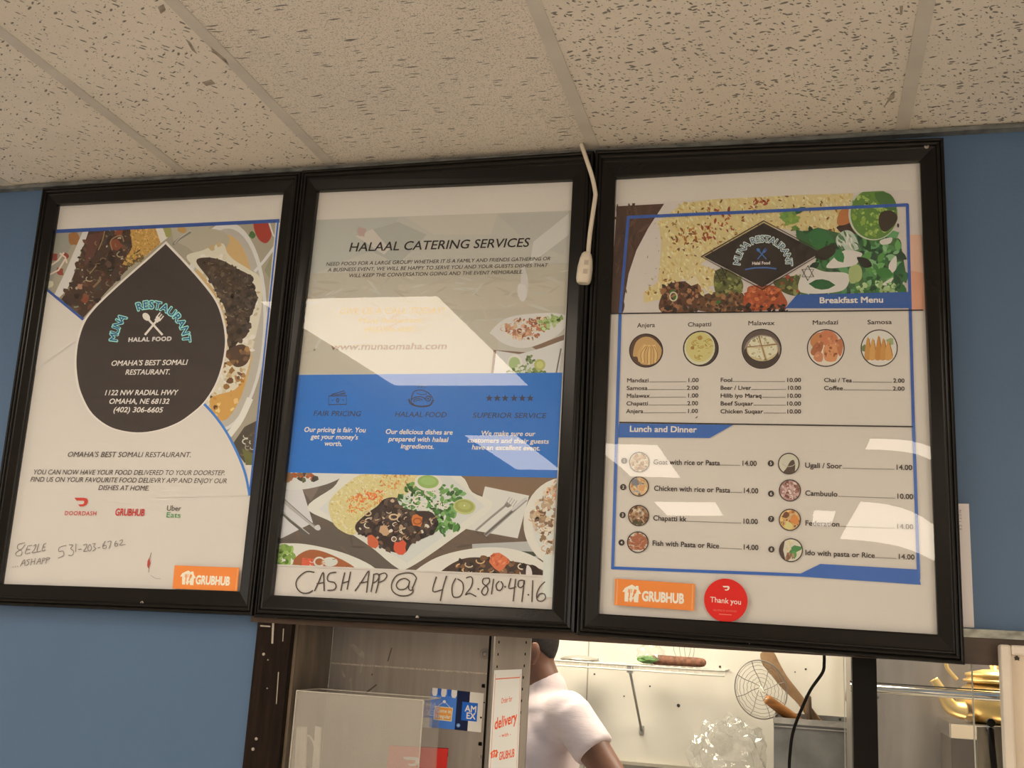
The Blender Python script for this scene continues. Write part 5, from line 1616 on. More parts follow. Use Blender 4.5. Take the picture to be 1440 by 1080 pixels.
# ------------------------------------------------------------------ window bar and sliding glass at the right
mb = MB()
GYW = 0.05
xl_, xr_ = W(1199.5, 1000, GYW).x, W(1234, 1000, GYW).x
mb.box((xl_, GYW, 0.95), (xr_, GYW + 0.05, hz0)); struct('window_2', mb, M_BLACKMETAL)
wp = bpy.data.objects['window_2']
M_GLASS = clear_mat('sliding_glass', tint=(0.97, 0.98, 0.97), gloss=0.045, rough=0.01)
p1 = W(1368, 1000, 0.075).x
mb = MB(); mb.box((xr_ - 0.01, 0.073, 0.98), (p1, 0.077, hz0)); mb.build('glass_pane', M_GLASS, wp)
M_GEDGE = mat('glass_edge', (0.45, 0.47, 0.42, 1), 0.3, spec=0.8)
mb = MB(); mb.box((p1, 0.0725, 0.98), (p1 + 0.0022, 0.0775, hz0)); mb.build('glass_edge', M_GEDGE, wp)
p2 = W(1188, 1000, 0.09).x
mb = MB(); mb.box((p2, 0.088, 0.98), (xl_ + 0.02, 0.092, hz0)); mb.build('glass_pane', M_GLASS, wp)
mb = MB(); mb.box((p2 - 0.0012, 0.088, 0.98), (p2, 0.092, hz0)); mb.build('glass_edge', M_GEDGE, wp)
# black handle on the sliding glass
t = thing('pull_handle', 'black pull handle on the dark glass beside the white board', 'handle', (W(1397, 1080, 0.09).x, 0.09, 1.3))
mb = MB(); mb.tube([W(1391, 1026, 0.10), W(1393, 1026, 0.085), W(1395, 1050, 0.08), W(1400, 1095, 0.08)], 0.0055, 10); mb.build('grip', M_BLACKMETAL, t)
mb = MB(); mb.lathe(W(1392.5, 1016, 0.095), [(0.007, 0), (0.007, -0.012), (0.004, -0.013)], 16, Vector((0, 1, 0))); mb.build('knob', M_BLACKMETAL, t)

# black cable from the frame down across the hatch
mb = MB()
yc = 0.02
mb.tube(catmull([W(1159, 915, yc), W(1159, 932, yc), W(1156.5, 946, yc), (W(1140, 970, yc)), W(1126, 1000, yc), W(1115, 1030, yc), W(1111, 1060, yc), W(1110, 1085, yc), W(1112, 1130, yc)], 8), 0.0029, 10)
tag(mb.build('cable', M_BLACKMETAL), 'black cable hanging from the rightmost board across the hatch', 'cable')

# ------------------------------------------------------------------ white framed board at the lower right
t = thing('framed_board', 'white framed board at the right end of the hatch', 'board', (W(1440, 1080, -0.03).x, -0.02, 1.1))
M_WFRAME = mat('white_painted_frame', (0.80, 0.74, 0.66, 1), 0.45, var=0.05, scale=12)
M_WBOARD = mat('cream_board', (0.78, 0.68, 0.56, 1), 0.6, var=0.03)
oz, ox_ = W(1406, 906, -0.03), W(1413, 1080, -0.03)
x0 = (oz.x + ox_.x) / 2; z1 = oz.z; x1 = x0 + 0.42; z0 = 1.05
ww = 0.017
mb = MB()
for (A, B) in (((x0, z0), (x0 + ww, z1)), ((x1 - ww, z0), (x1, z1)), ((x0 + ww, z1 - ww), (x1 - ww, z1)), ((x0 + ww, z0), (x1 - ww, z0 + ww))):
    mb.box((A[0], -0.036, A[1]), (B[0], -0.0065, B[1]))
bevel(mb.build('frame', M_WFRAME, t), 0.004, 2)
mb = MB(); mb.box((x0 + ww, -0.026, z0 + ww), (x1 - ww, -0.0065, z1 - ww)); mb.build('board_face', M_WBOARD, t)
p = W(1430, 925.5, -0.026)
mb = MB()
pts = [(0, 0.0045), (0.002, 0.002), (0.0042, 0.001), (0.003, -0.002), (0.0035, -0.004), (0, -0.0032), (-0.0035, -0.0038), (-0.0032, -0.001), (-0.0045, 0.001), (-0.002, 0.0022)]
mb.prism([(p.x + a, -0.028, p.z + b) for a, b in pts], [(p.x + a, -0.0255, p.z + b) for a, b in pts]); mb.build('hole', M_HOLE, t, None)

# paper sheet tucked behind the rightmost board
quad = [(1335, 708), (1362.5, 708.5), (1370, 882.5), (1340, 882)]
q = [W(x, y, 0.008) for x, y in quad]
t = thing('paper_notice', 'white paper sheet tucked behind the right edge of the price list board', 'paper', ((q[1].x + q[2].x) / 2 - 0.04, 0.008, q[2].z))
mb = MB(); mb.prism([(p.x, 0.008, p.z) for p in q], [(p.x, 0.0155, p.z) for p in q], pc((214, 198, 186))); mb.build('sheet', INK, t)
pr = Print(0.008)
for k, ch in enumerate('NOTICE'):
    v, f, adv = glyph(ch, 0.0)
    c0 = (1348.6 + 0.1 * k, 717 + 5.2 * k); i = len(pr.mb.v)
    for a, b in v: pr.mb.v.append(tuple(pr.P(c0[0] + b * 4.6, c0[1] + a * 5.0)))
    for fc in f: pr.mb.face([i + n for n in fc], pc((90, 80, 76)))
pr.flush('small_print', t)

# ------------------------------------------------------------------ white cord with its socket
M_CORD = mat('white_cord_plastic', (0.72, 0.66, 0.56, 1), 0.45, var=0.05, scale=30)
yo = -0.034
t = thing('extension_cord', 'white cord with socket end hanging between middle and right boards', 'cord', (W(826, 380, yo).x, yo, W(826, 400, yo).z))
c1 = W(817, 212, -0.03); c1.z = CEIL - 0.001
mb = MB(); mb.tube(catmull([c1, W(826, 228, -0.037), W(833, 250, yo), W(837, 270, yo), W(837, 278, yo), W(833, 305, yo), W(829, 335, yo), W(827, 360, yo)], 6), 0.0046, 10); mb.build('flat_cable', M_CORD, t)
body = MB()
top, bot = W(825.5, 355, yo), W(820, 399, yo)
ax = (bot - top).normalized(); sd = Vector((0, 1, 0)).cross(ax).normalized()
rings = []
for (s, hw, hd) in ((0, 0.006, 0.006), (0.06, 0.0095, 0.009), (0.22, 0.0125, 0.011), (0.5, 0.0150, 0.012), (0.85, 0.0150, 0.012), (0.96, 0.0135, 0.011), (1.0, 0.010, 0.008)):
    c = top.lerp(bot, s); i = len(body.v)
    for k in range(16):
        a = 2 * PI * k / 16
        e = 0.6
        cx_, cy_ = math.copysign(abs(math.cos(a)) ** e, math.cos(a)), math.copysign(abs(math.sin(a)) ** e, math.sin(a))
        body.v.append(tuple(c + sd * hw * cx_ + Vector((0, 1, 0)) * hd * cy_))
    rings.append(i)
for a, b in zip(rings, rings[1:]):
    for k in range(16): body.face((a + k, a + (k + 1) % 16, b + (k + 1) % 16, b + k), None, True)
body.face(range(rings[0] + 15, rings[0] - 1, -1)); body.face(range(rings[-1], rings[-1] + 16))
sk = body.build('socket', M_CORD, t)
mb = MB()
for s in (0.38, 0.66):
    c = top.lerp(bot, s) - Vector((0, 0.0122, 0)) + sd * (-0.004)
    mb.hexa([c + sd * 0.0045 + ax * 0.005, c - sd * 0.0045 + ax * 0.005, c - sd * 0.0045 - ax * 0.005, c + sd * 0.0045 - ax * 0.005],
            [c + sd * 0.0045 + ax * 0.005 + Vector((0, 0.0008, 0)), c - sd * 0.0045 + ax * 0.005 + Vector((0, 0.0008, 0)), c - sd * 0.0045 - ax * 0.005 + Vector((0, 0.0008, 0)), c + sd * 0.0045 - ax * 0.005 + Vector((0, 0.0008, 0))])
mb.build('outlet_cover', mat('grey_outlet_cover', (0.50, 0.44, 0.38, 1), 0.5), sk)

# ------------------------------------------------------------------ things on the kitchen wall
M_WIRE = mat('white_coated_wire', (0.80, 0.75, 0.64, 1), 0.4)
M_DARKWIRE = mat('tarnished_wire', (0.34, 0.31, 0.26, 1), 0.35, 0.7)
M_BRACKET = mat('grey_bracket', (0.42, 0.40, 0.37, 1), 0.45, 0.4)
FY = KY - 0.29
p0, p1 = W(780, 929.4, FY), W(1019, 943, FY)
sz = (W(787, 929.5, FY).z + W(1000, 942, FY).z) / 2
t = thing('wire_shelf', 'white wire shelf on the kitchen wall', 'shelf', ((p0.x + p1.x) / 2, KY - 0.15, sz - 0.03))
xs0, xs1 = p0.x - 0.5, p1.x
mb = MB()
for (y, z) in ((FY, sz), (FY, sz - 0.019), (KY - 0.15, sz), (KY - 0.006, sz)):
    mb.tube([(xs0, y, z), (xs1, y, z)], 0.0032, 8)
mb.build('rails', M_WIRE, t)
mb = MB()
n = int((xs1 - xs0) / 0.030)
for k in range(n + 1):
    x = xs0 + (xs1 - xs0) * k / n
    mb.tube([(x, FY, sz - 0.019), (x, FY, sz + 0.003), (x, KY - 0.004, sz + 0.003)], 0.0017, 6, smooth=False)
mb.build('cross_wires', M_WIRE, t)
br0, br1 = W(886, 945, FY + 0.01), W(902, 1027, KY - 0.006)
mb = MB(); mb.tube([br0, br0.lerp(br1, 0.5), br1], 0.0055, 8)
mb.box((br1.x - 0.010, KY - 0.006, br1.z - 0.015), (br1.x + 0.010, KY, br1.z + 0.018)); mb.box((br0.x - 0.012, br0.y - 0.008, br0.z - 0.004), (br0.x + 0.012, br0.y + 0.008, sz - 0.003))
mb.build('bracket', M_BRACKET, t)
# on the shelf: a lid, a bag of greens, a brown roll, a whisk
yS = KY - 0.17
zs = sz + 0.005
p = W(815, 930, yS)
mb = MB(); mb.lathe((p.x, yS, zs), [(0.080, 0.0), (0.082, 0.003), (0.070, 0.010), (0.045, 0.016), (0.010, 0.019)], 36)
tag(mb.build('pot_lid', mat('dull_aluminium', (0.42, 0.40, 0.35, 1), 0.4, 0.6)), 'low grey pot lid lying on the wire shelf', 'lid')
pa, pb = W(919, 928.5, yS), W(993, 934.5, yS)
mb = MB()
rr = 0.0195
za = zs + rr
P = [(pa.x, yS, za), (pa.x + 0.004, yS, za)] + [(pa.x + (pb.x - pa.x) * s, yS, za) for s in (0.2, 0.4, 0.6, 0.8, 0.92, 0.97, 1.0)]
mb.tube(P, [rr * 0.9, rr, rr * 1.02, rr, rr * 0.98, rr * 0.97, rr * 0.9, rr * 0.72, rr * 0.3], 18)
tag(mb.build('brown_roll', mat('rough_red_brown', (0.20, 0.085, 0.045, 1), 0.75, var=0.45, scale=60, bump=0.6)), 'rough red-brown roll lying on the wire shelf', 'roll')
p = W(909, 935, yS)
from mathutils import noise as mnoise


def crumple(mb, c, rx, ry, rz, seed, n=18, m=12, amp=0.25):
    """sharply creased, irregular closed sheet"""
    off = Vector((seed * 3.7, seed * 1.3, seed * 2.1))
    rings = []
    for j in range(1, m):
        th = PI * j / m; i = len(mb.v)
        for k in range(n):
            a = 2 * PI * k / n
            d = Vector((math.sin(th) * math.cos(a), math.sin(th) * math.sin(a), math.cos(th)))
            r1 = 1 - abs(mnoise.noise(d * 1.7 + off)) * 2
            r2 = 1 - abs(mnoise.noise(Vector((d.x * 4.5, d.y * 4.5, d.z * 2.2 + d.x)) + off * 2)) * 2
            r3 = mnoise.noise(d * 9 + off)
            ds = mnoise.voronoi(Vector((d.x * 2.2, d.y * 2.2, d.z * 1.5 + 0.4 * d.x)) + off)[0]
            s = 1 + amp * (1.5 * (ds[1] - ds[0]) + 0.35 * r1 + 0.2 * r2 + 0.3 * r3 - 0.6)
            mb.v.append((c[0] + rx * s * d.x, c[1] + ry * s * d.y, c[2] + rz * s * d.z))
        rings.append(i)
    for a, b in zip(rings, rings[1:]):
        for k in range(n): mb.face((a + k, b + k, b + (k + 1) % n, a + (k + 1) % n), None, False)
    mb.face(range(rings[0], rings[0] + n)); mb.face(range(rings[-1] + n - 1, rings[-1] - 1, -1))


t = thing('bag_of_greens', 'clear bag of green herbs at the end of the red-brown roll', 'bag of greens', (p.x, yS, zs))
mb = MB(); crumple(mb, (p.x + 0.005, yS, zs + 0.018), 0.045, 0.045, 0.016, 5, 16, 8, 0.3)
mb.build('herbs', mat('green_herbs', (0.13, 0.27, 0.07, 1), 0.6, var=0.6, scale=60), t)
M_PLASTIC = clear_mat('thin_clear_plastic', tint=(0.97, 0.97, 0.95), gloss=0.08, rough=0.13, haze=0.09, hazecol=(0.85, 0.84, 0.8), bump=0.35, bscale=30)
mb = MB(); crumple(mb, (p.x + 0.015, yS, zs + 0.042), 0.058, 0.055, 0.040, 9, 20, 10, 0.28); mb.build('plastic_bag', M_PLASTIC, t)
p = W(962, 930, KY - 0.07)
t = thing('whisk', 'thin wire whisk standing behind the red-brown roll', 'whisk', (p.x, KY - 0.07, zs))
mb = MB()
for (a, b) in ((-0.030, -0.044), (-0.012, -0.02), (0.006, 0.0), (0.016, 0.026), (0.034, 0.040)):
    mb.tube(catmull([(p.x + a * 0.5, KY - 0.07, zs), (p.x + a, KY - 0.07, zs + 0.03), (p.x + b, KY - 0.07, zs + 0.075), (p.x + b * 0.6, KY - 0.07, zs + 0.14), (p.x, KY - 0.07, zs + 0.2)], 4), 0.0012, 6)
mb.build('wires', M_DARKWIRE, t)

# steel bin of utensils
CYF, CYB = 2.22, 2.42
c0, c1, = W(1088, 1007, CYF), W(1197, 1019, CYF)
cz = (W(1090, 1008, CYF).z + W(1195, 1017, CYF).z) / 2
t = thing('steel_bin', 'grey steel bin of utensils on the kitchen side', 'bin', ((c0.x + c1.x) / 2, 2.32, 0.9))
M_BIN = mat('galvanised_steel', (0.27, 0.26, 0.235, 1), 0.45, 0.5, var=0.25, scale=9, bump=0.05)
mb = MB()
for (lo, hi) in (((c0.x, CYF, 0.9), (c1.x, CYF + 0.004, cz)), ((c0.x, CYB, 0.9), (c1.x, CYB + 0.004, cz + 0.008)), ((c0.x, CYF + 0.004, 0.9), (c0.x + 0.004, CYB, cz)), ((c1.x - 0.004, CYF + 0.004, 0.9), (c1.x, CYB, cz)), ((c0.x, CYF, 0.9), (c1.x, CYB, 0.904))): mb.box(lo, hi)
mb.build('body', M_BIN, t)
M_RIM = mat('bin_rim', (0.50, 0.47, 0.41, 1), 0.4, 0.5, var=0.2, scale=20)
mb = MB(); mb.box((c0.x - 0.002, CYF - 0.006, cz - 0.020), (c1.x, CYF - 0.0005, cz)); mb.build('rim', M_RIM, t)
mb = MB(); mb.box((c0.x - 0.002, CYF - 0.004, cz - 0.033), (c1.x, CYF - 0.0005, cz - 0.029)); mb.build('rim', M_RIM, t)
p = W(1181, 1011.5, CYF - 0.006); mb = MB(); mb.lathe(p, [(0.005, 0.0), (0.005, -0.003), (0.001, -0.004)], 12, Vector((0, 1, 0))); mb.build('rivet', M_HOLE, t)

# spider strainer: round wire bowl and wooden handle
SYY = 2.30
cc = W(1070, 969.5, SYY)
t = thing('spider_strainer', 'round wire spider strainer with wooden handle in the steel bin', 'strainer', (cc.x, SYY, cz - 0.1))
RX, RZ = 0.098, 0.108
nrm_tilt = 0.25
def sp(r, a, d=0.0):
    x, z = r * RX * math.cos(a), r * RZ * math.sin(a)
    return Vector((cc.x + x * 0.98 - z * 0.06, SYY + 0.03 * (1 - r * r) + 0.25 * x + d, cc.z + z))
mb = MB()
mb.tube([sp(1, 2 * PI * k / 48) for k in range(48)], 0.0024, 8, closed=True)
mb.build('hoop', M_DARKWIRE, t)
mb = MB()
for r in (0.93, 0.82, 0.68, 0.54, 0.40, 0.26): mb.tube([sp(r + (0.02 * math.sin(3 * k + r * 20)), 2 * PI * k / 36 + r * 5) for k in range(36)], 0.0010, 5, closed=True)
for k in range(8):
    a = k * PI / 4 + 0.2
    mb.tube(catmull([sp(0.1, a - 0.6), sp(0.4, a), sp(0.7, a + 0.12), sp(1, a + 0.1)], 4), 0.0016, 6)
mb.build('wire_mesh', M_DARKWIRE, t)
h0, h1 = W(1077, 982, SYY - 0.02), W(1132, 1022, 2.34)
mb = MB(); L_ = (h1 - h0)
mb.tube([h0, h0 + L_ * 0.03, h0 + L_ * 0.1, h0 + L_ * 0.35, h0 + L_ * 0.6, h0 + L_ * 0.9, h0 + L_ * 1.12], [0.0135, 0.0175, 0.0185, 0.0200, 0.0205, 0.0185, 0.016], 16)
mb.build('handle', mat('orange_wood', (0.42, 0.17, 0.045, 1), 0.35, var=0.3, scale=10, stretch=(1, 1, 6), bump=0.05), t)
mb = MB()
for s in (0.06, 0.5): mb.tube([h0 + L_ * s + Vector((0.018 * math.cos(a), -0.0195, 0.012 * math.sin(a))) * 0.5 for a in [k * PI / 4 for k in range(8)]], 0.0022, 6, closed=True)
mb.tube([h0 + L_ * 0.2, sp(0.3, -0.8), sp(0.15, 1.9)], 0.0018, 6)
mb.build('binding_wire', M_CHROME, t)

# wooden paddle
WY_ = 2.38
pts = [(1069, 922), (1071, 917), (1078, 914), (1088, 917), (1096, 932), (1106, 950), (1120, 968), (1134, 986), (1150, 1006), (1158, 1018), (1148, 1022), (1136, 1010), (1122, 990), (1108, 976), (1096, 964), (1080, 944), (1072, 934)]
pts = [(v_.x, v_.y) for v_ in catmull([Vector(p) for p in pts], 3, True)]
f = [W(x, y, WY_) for x, y in pts]
mb = MB(); mb.prism([(p.x, WY_, p.z) for p in f], [(p.x, WY_ + 0.014, p.z) for p in f])
o = mb.build('wooden_paddle', mat('worn_paddle_wood', (0.36, 0.215, 0.105, 1), 0.55, var=0.3, scale=8, stretch=(2, 2, 2), bump=0.1))
bevel(o, 0.004, 2); tag(o, 'long wooden paddle leaning out of the steel bin behind the strainer', 'paddle')
# dark ladle handle
q0, q1 = W(1136, 978, 2.362), W(1139, 1022, 2.362)
mb = MB(); mb.tube([q0, q0.lerp(q1, 0.06), q0.lerp(q1, 0.5), q0.lerp(q1, 1.4)], [0.009, 0.0125, 0.0115, 0.009], 12)
tag(mb.build('dark_handle', mat('dark_worn_wood', (0.13, 0.085, 0.05, 1), 0.45, var=0.4, scale=14)), 'short dark handle upright in the steel bin beside the paddle', 'utensil handle')

# crumpled clear plastic bag
p = W(1026, 1068, 2.25)
mb = MB(); crumple(mb, (p.x, 2.25, p.z - 0.01), 0.140, 0.10, 0.152, 21, 44, 32, 0.30)
tag(mb.build('plastic_bag', M_PLASTIC), 'crumpled clear plastic bag below the strainer', 'plastic bag')
# worktop that carries the bin and the bag
mb = MB(); mb.box((-2.55, 1.95, 0.84), (W(1225, 1000, 1.75).x - 0.07, KY - 0.021, 0.898)); tag(mb.build('worktop', M_KSTEEL), 'steel kitchen worktop along the back wall below the shelf', 'worktop')

# ------------------------------------------------------------------ right side: steel hood, chrome rail, kettle
HY = 1.75
x0, x1 = W(1225, 1000, HY).x - 0.06, W(1337, 1000, HY).x
t = thing('steel_cabinet', 'grey steel cabinet behind the sliding glass, right in the hatch', 'cabinet', ((x0 + x1) / 2, HY, 0.0))
mb = MB(); mb.box((x0, HY, 0.0), (x1, HY + 0.44, 1.9)); mb.build('body', M_KSTEEL, t)
mb = MB(); e = W(1327, 1010, HY).x; mb.box((e, HY - 0.003, 0.9), (e + 0.004, HY, W(1327, 1008, HY).z)); mb.build('edge_strip', M_CHROME, t)
mb = MB(); p = W(1234, 980.5, HY - 0.001); mb.lathe(p, [(0.005, 0), (0.005, -0.002), (0.002, -0.003)], 10, Vector((0, 1, 0))); mb.build('screw', M_HOLE, t)
mb = MB(); mb.box((x1, HY + 0.30, 0), (2.3, HY + 0.34, 1.9)); tag(mb.build('steel_splashback', M_KSTEEL), 'steel splashback behind the brass kettle', 'splashback')
# shelf for the kettle
KX = W(1390, 990, 1.55)
sz_ = W(1380, 1019, 1.45).z
s0 = W(1325, 1012, 1.62).x
t = thing('steel_ledge', 'steel ledge carrying the brass kettle', 'ledge', (KX.x, 1.55, sz_ - 0.05))
mb = MB(); mb.box((s0, 1.45, sz_ - 0.045), (KX.x + 0.5, 1.74, sz_)); bevel(mb.build('shelf_board', M_CHROME, t), 0.004, 2)
M_DARKBROWN = mat('dark_brown_stove_side', (0.075, 0.05, 0.04, 1), 0.45, 0.2, var=0.25, scale=3)
mb = MB(); mb.box((s0 + 0.008, 1.50, 0.0), (KX.x + 0.5, 1.73, sz_ - 0.0455)); tag(mb.build('stove', M_DARKBROWN), 'dark brown stove front under the kettle ledge', 'stove')
# chrome rail in front
RY = 0.62
r0, r1 = W(1215, 970, RY), W(1440, 983, RY)
zr = (W(1232, 970.5, RY).z + W(1408, 978.5, RY).z) / 2
t = thing('chrome_rail', 'polished steel rail across the front of the kettle', 'rail', ((r0.x + r1.x) / 2, RY, zr - 0.02))
mb = MB(); mb.tube([(r0.x - 0.03, RY, zr), (r1.x + 0.6, RY, zr)], 0.0098, 20); mb.build('tube', M_CHROME, t)
mb = MB(); mb.box((r0.x - 0.03, RY, zr + 0.0115), (r1.x + 0.6, RY + 0.01, zr + 0.0145)); mb.build('top_strip', M_BLACKMETAL, t)
for x in (r0.x - 0.025, r1.x + 0.55):
    mb = MB(); mb.box((x, RY - 0.004, 0.0), (x + 0.02, RY + 0.012, zr - 0.008)); mb.build('post', M_BLACKMETAL, t)
# brass kettle
M_BRASS = mat('worn_brass', (0.80, 0.55, 0.20, 1), 0.42, 0.75, var=0.12, scale=10, bump=0.03)
R_ = W(1345, 990, 1.55)
kr = (KX.x - R_.x)
kc = Vector((R_.x + kr + 0.012, 1.56, sz_ + 0.0008))
kr = 0.112
kc.x = R_.x + kr
t = thing('brass_kettle', 'brass kettle on the steel ledge behind the chrome rail', 'kettle', tuple(kc))
zl = W(1370, 957, 1.56).z - kc.z
mb = MB(); mb.lathe(kc, [(kr * 0.62, 0), (kr * 0.80, 0.006), (kr * 0.95, 0.03), (kr, 0.06), (kr * 0.97, 0.09), (kr * 0.86, zl * 0.8), (kr * 0.66, zl - 0.006)], 40); mb.build('body', M_BRASS, t)
mb = MB(); mb.lathe(kc, [(kr * 0.66, zl - 0.006), (kr * 0.80, zl - 0.004), (kr * 0.80, zl + 0.004), (kr * 0.72, zl + 0.006), (kr * 0.70, zl + 0.012), (kr * 0.76, zl + 0.014), (kr * 0.74, zl + 0.022), (kr * 0.3, zl + 0.034), (kr * 0.1, zl + 0.036), (kr * 0.13, zl + 0.05), (kr * 0.02, zl + 0.056)], 40); mb.build('lid', M_BRASS, t)
S = [W(1356, 1000, 1.50), W(1340, 996, 1.49), W(1330, 984, 1.48), W(1322, 968, 1.48), W(1313, 955, 1.48)]
mb = MB(); mb.tube(catmull(S, 5), [0.027 - 0.014 * min(1, k / 16) for k in range(21)], 14); mb.build('spout', M_BRASS, t)
A = [W(1346, 956, 1.56), W(1338, 947, 1.56), W(1331, 936, 1.56), W(1334, 915, 1.56), W(1360, 895, 1.56), W(1392, 896, 1.56), W(1400, 925, 1.56), W(1396, 945, 1.56), W(1390, 956, 1.56)]
mb = MB(); mb.tube(catmull(A, 5), 0.0062, 10); mb.build('handle', M_BRASS, t)
# dark sliding door edge at the far right
M_DGLASS = mat('grimy_steel', (0.17, 0.155, 0.13, 1), 0.35, 0.4, var=0.6, scale=14, stretch=(2, 1, 0.6))
mb = MB(); flat(mb, [(1374, 1022), (1440, 1022), (1440, 1200), (1376, 1200)], 0.11, 0.118)
tag(mb.build('oven_guard', M_DGLASS), 'grimy grey metal guard behind the black pull handle', 'guard')
mb = MB()

# ------------------------------------------------------------------ the person
SKIN = mat('brown_skin', (0.19, 0.088, 0.052, 1), 0.45, var=0.08, scale=20, spec=0.4)
HAIR = mat('short_black_hair', (0.020, 0.014, 0.011, 1), 0.75, var=0.4, scale=160, bump=0.5)
SHIRT = mat('pale_pink_shirt', (0.70, 0.585, 0.57, 1), 0.85, var=0.04, scale=14, bump=1.0, bscale=11, stretch=(0.6, 0.6, 2.2))
TROUSER = mat('dark_trousers', (0.03, 0.03, 0.04, 1), 0.8, var=0.2)
PY = 1.42


def ball_chain(mb, pts, rad, seg=14):
    """tapered limb with rounded ends"""
    pts = [Vector(p) for p in pts]
    mb.tube(pts, rad, seg)
    for p, r in ((pts[0], rad[0]), (pts[-1], rad[-1])): ball(mb, p, (r, r, r))


def ball(mb, c, r, n=16, m=10):
    rings = []
    for j in range(1, m):
        th = PI * j / m; i = len(mb.v)
        for k in range(n):
            a = 2 * PI * k / n
            mb.v.append((c[0] + r[0] * math.sin(th) * math.cos(a), c[1] + r[1] * math.sin(th) * math.sin(a), c[2] + r[2] * math.cos(th)))
        rings.append(i)
    for a, b in zip(rings, rings[1:]):
        for k in range(n): mb.face((a + k, b + k, b + (k + 1) % n, a + (k + 1) % n), None, True)
    mb.face(range(rings[0], rings[0] + n)); mb.face(range(rings[-1] + n - 1, rings[-1] - 1, -1))


def fuse(mb, name, m, parent, voxel, smooth=6):
    """one continuous surface grown over the limbs"""
    o = mb.build(name, m)
    r = o.modifiers.new('remesh', 'REMESH'); r.mode = 'VOXEL'; r.voxel_size = voxel; r.use_smooth_shade = True
    s = o.modifiers.new('smooth', 'SMOOTH'); s.factor = 0.5; s.iterations = smooth
    dg = bpy.context.evaluated_depsgraph_get(); dg.update()
    me = bpy.data.meshes.new_from_object(o.evaluated_get(dg))
    me.polygons.foreach_set('use_smooth', [True] * len(me.polygons))
    old = o.data
    o.modifiers.clear(); o.data = me
    bpy.data.meshes.remove(old)
    if not me.materials: me.materials.append(m)
    if parent:
        o.parent = parent
        o.matrix_parent_inverse = Matrix.Translation(parent.location).inverted()
    return o


hd = W(745, 899, PY)                     # head centre, the face turned to the left
nk = W(764, 965, PY)                     # base of the neck
hipz = 0.92
hx = W(757, 1080, PY).x
nearS = W(801, 1004, PY - 0.13)          # near (left) shoulder
farS = Vector((nk.x + 0.0, PY + 0.19, nearS.z + 0.005))
feet = 0.0
person = thing('person', 'person in a pale pink T-shirt with short dark hair, turned to the left', 'person', (hx, PY, 0.0))
mb = MB()
hh = 0.118
ball(mb, hd, (0.094, 0.074, hh), 24, 16)                       # skull
ball(mb, hd + Vector((-0.045, 0, -0.050)), (0.052, 0.055, 0.066), 18, 12)    # jaw
ball(mb, hd + Vector((-0.098, 0, -0.018)), (0.018, 0.013, 0.020))          # nose
ball(mb, hd + Vector((-0.090, 0, -0.058)), (0.012, 0.024, 0.012))          # lips
ball(mb, hd + Vector((-0.088, 0, 0.014)), (0.012, 0.045, 0.011))           # brow
ball_chain(mb, [hd + Vector((0.018, 0, -0.06)), nk + Vector((0.004, 0, 0.0)), nk + Vector((0.006, 0, -0.06))], [0.058, 0.060, 0.072])
chest = Vector((nk.x + 0.0, PY, nk.z - 0.20)); belly = Vector((hx - 0.015, PY, 1.10)); pel = Vector((hx, PY, hipz))
for (c, rx, ry, rz) in ((nk + Vector((0.024, 0, -0.09)), 0.060, 0.13, 0.05), (chest, 0.100, 0.150, 0.14), (belly, 0.108, 0.15, 0.17), (pel, 0.115, 0.165, 0.13)): ball(mb, c, (rx, ry, rz), 20, 12)
nearE = W(874, 1112, PY - 0.20); nearW_ = W(800, 1190, PY - 0.12)
farE = farS + Vector((0.02, 0.06, -0.27)); farW = farE + Vector((-0.22, -0.06, 0.03))
for (S_, E_, W_) in ((nearS, nearE, nearW_), (farS, farE, farW)):
    ball_chain(mb, [S_, S_.lerp(E_, 0.45), E_], [0.050, 0.052, 0.043]); ball_chain(mb, [E_, E_.lerp(W_, 0.35), W_], [0.043, 0.041, 0.028])
    d = (W_ - E_).normalized()
    up_ = Vector((0, 1, 0)).cross(d).normalized()
    ball(mb, W_ + d * 0.045, (0.045, 0.036, 0.026))
    for k in range(4):
        off = Vector((0, 1, 0)) * (-0.027 + 0.018 * k)
        ln = (0.060, 0.072, 0.068, 0.052)[k]
        b0 = W_ + d * 0.078 + off
        ball_chain(mb, [b0, b0 + d * ln * 0.5, b0 + d * ln * 0.85 - Vector((0, 0, 0.020))], [0.009, 0.0085, 0.0075], 8)
    tb = W_ + d * 0.02 + Vector((0, -0.034, 0))
    ball_chain(mb, [tb, tb + d * 0.03 + Vector((0, -0.012, -0.008)), tb + d * 0.058 + Vector((0, -0.010, -0.016))], [0.011, 0.010, 0.008], 8)
for s in (-1, 1):
    h_ = Vector((hx, PY + 0.085 * s, hipz - 0.03)); kn = Vector((hx - 0.01 + 0.03 * s, PY + 0.09 * s, 0.50)); an = Vector((hx + 0.02 + 0.05 * s, PY + 0.095 * s, 0.085))
    ball_chain(mb, [h_, h_.lerp(kn, 0.5), kn], [0.090, 0.075, 0.056]); ball_chain(mb, [kn, kn.lerp(an, 0.35), an], [0.056, 0.054, 0.036])
    ball(mb, an + Vector((-0.07, 0, -0.045)), (0.13, 0.045, 0.038))
fuse(mb, 'body', SKIN, person, 0.009, 4)
# ear
er = W(751.5, 919, PY - 0.076)
for sd_ in (0.0, 0.150):
    mb = MB(); ball(mb, (er.x, er.y + sd_, er.z + 0.004), (0.019, 0.010, 0.033), 18, 10); ball(mb, (er.x - 0.002, er.y + sd_, er.z - 0.024), (0.011, 0.009, 0.012), 12, 8)
    fuse(mb, 'ear', SKIN, person, 0.004, 3)
for s in (-1, 1):
    mb = MB(); ball(mb, hd + Vector((-0.083, 0.030 * s, 0.0)), (0.012, 0.013, 0.011), 14, 8); mb.build('eye', mat('eye_white', (0.75, 0.72, 0.68, 1), 0.3), person)
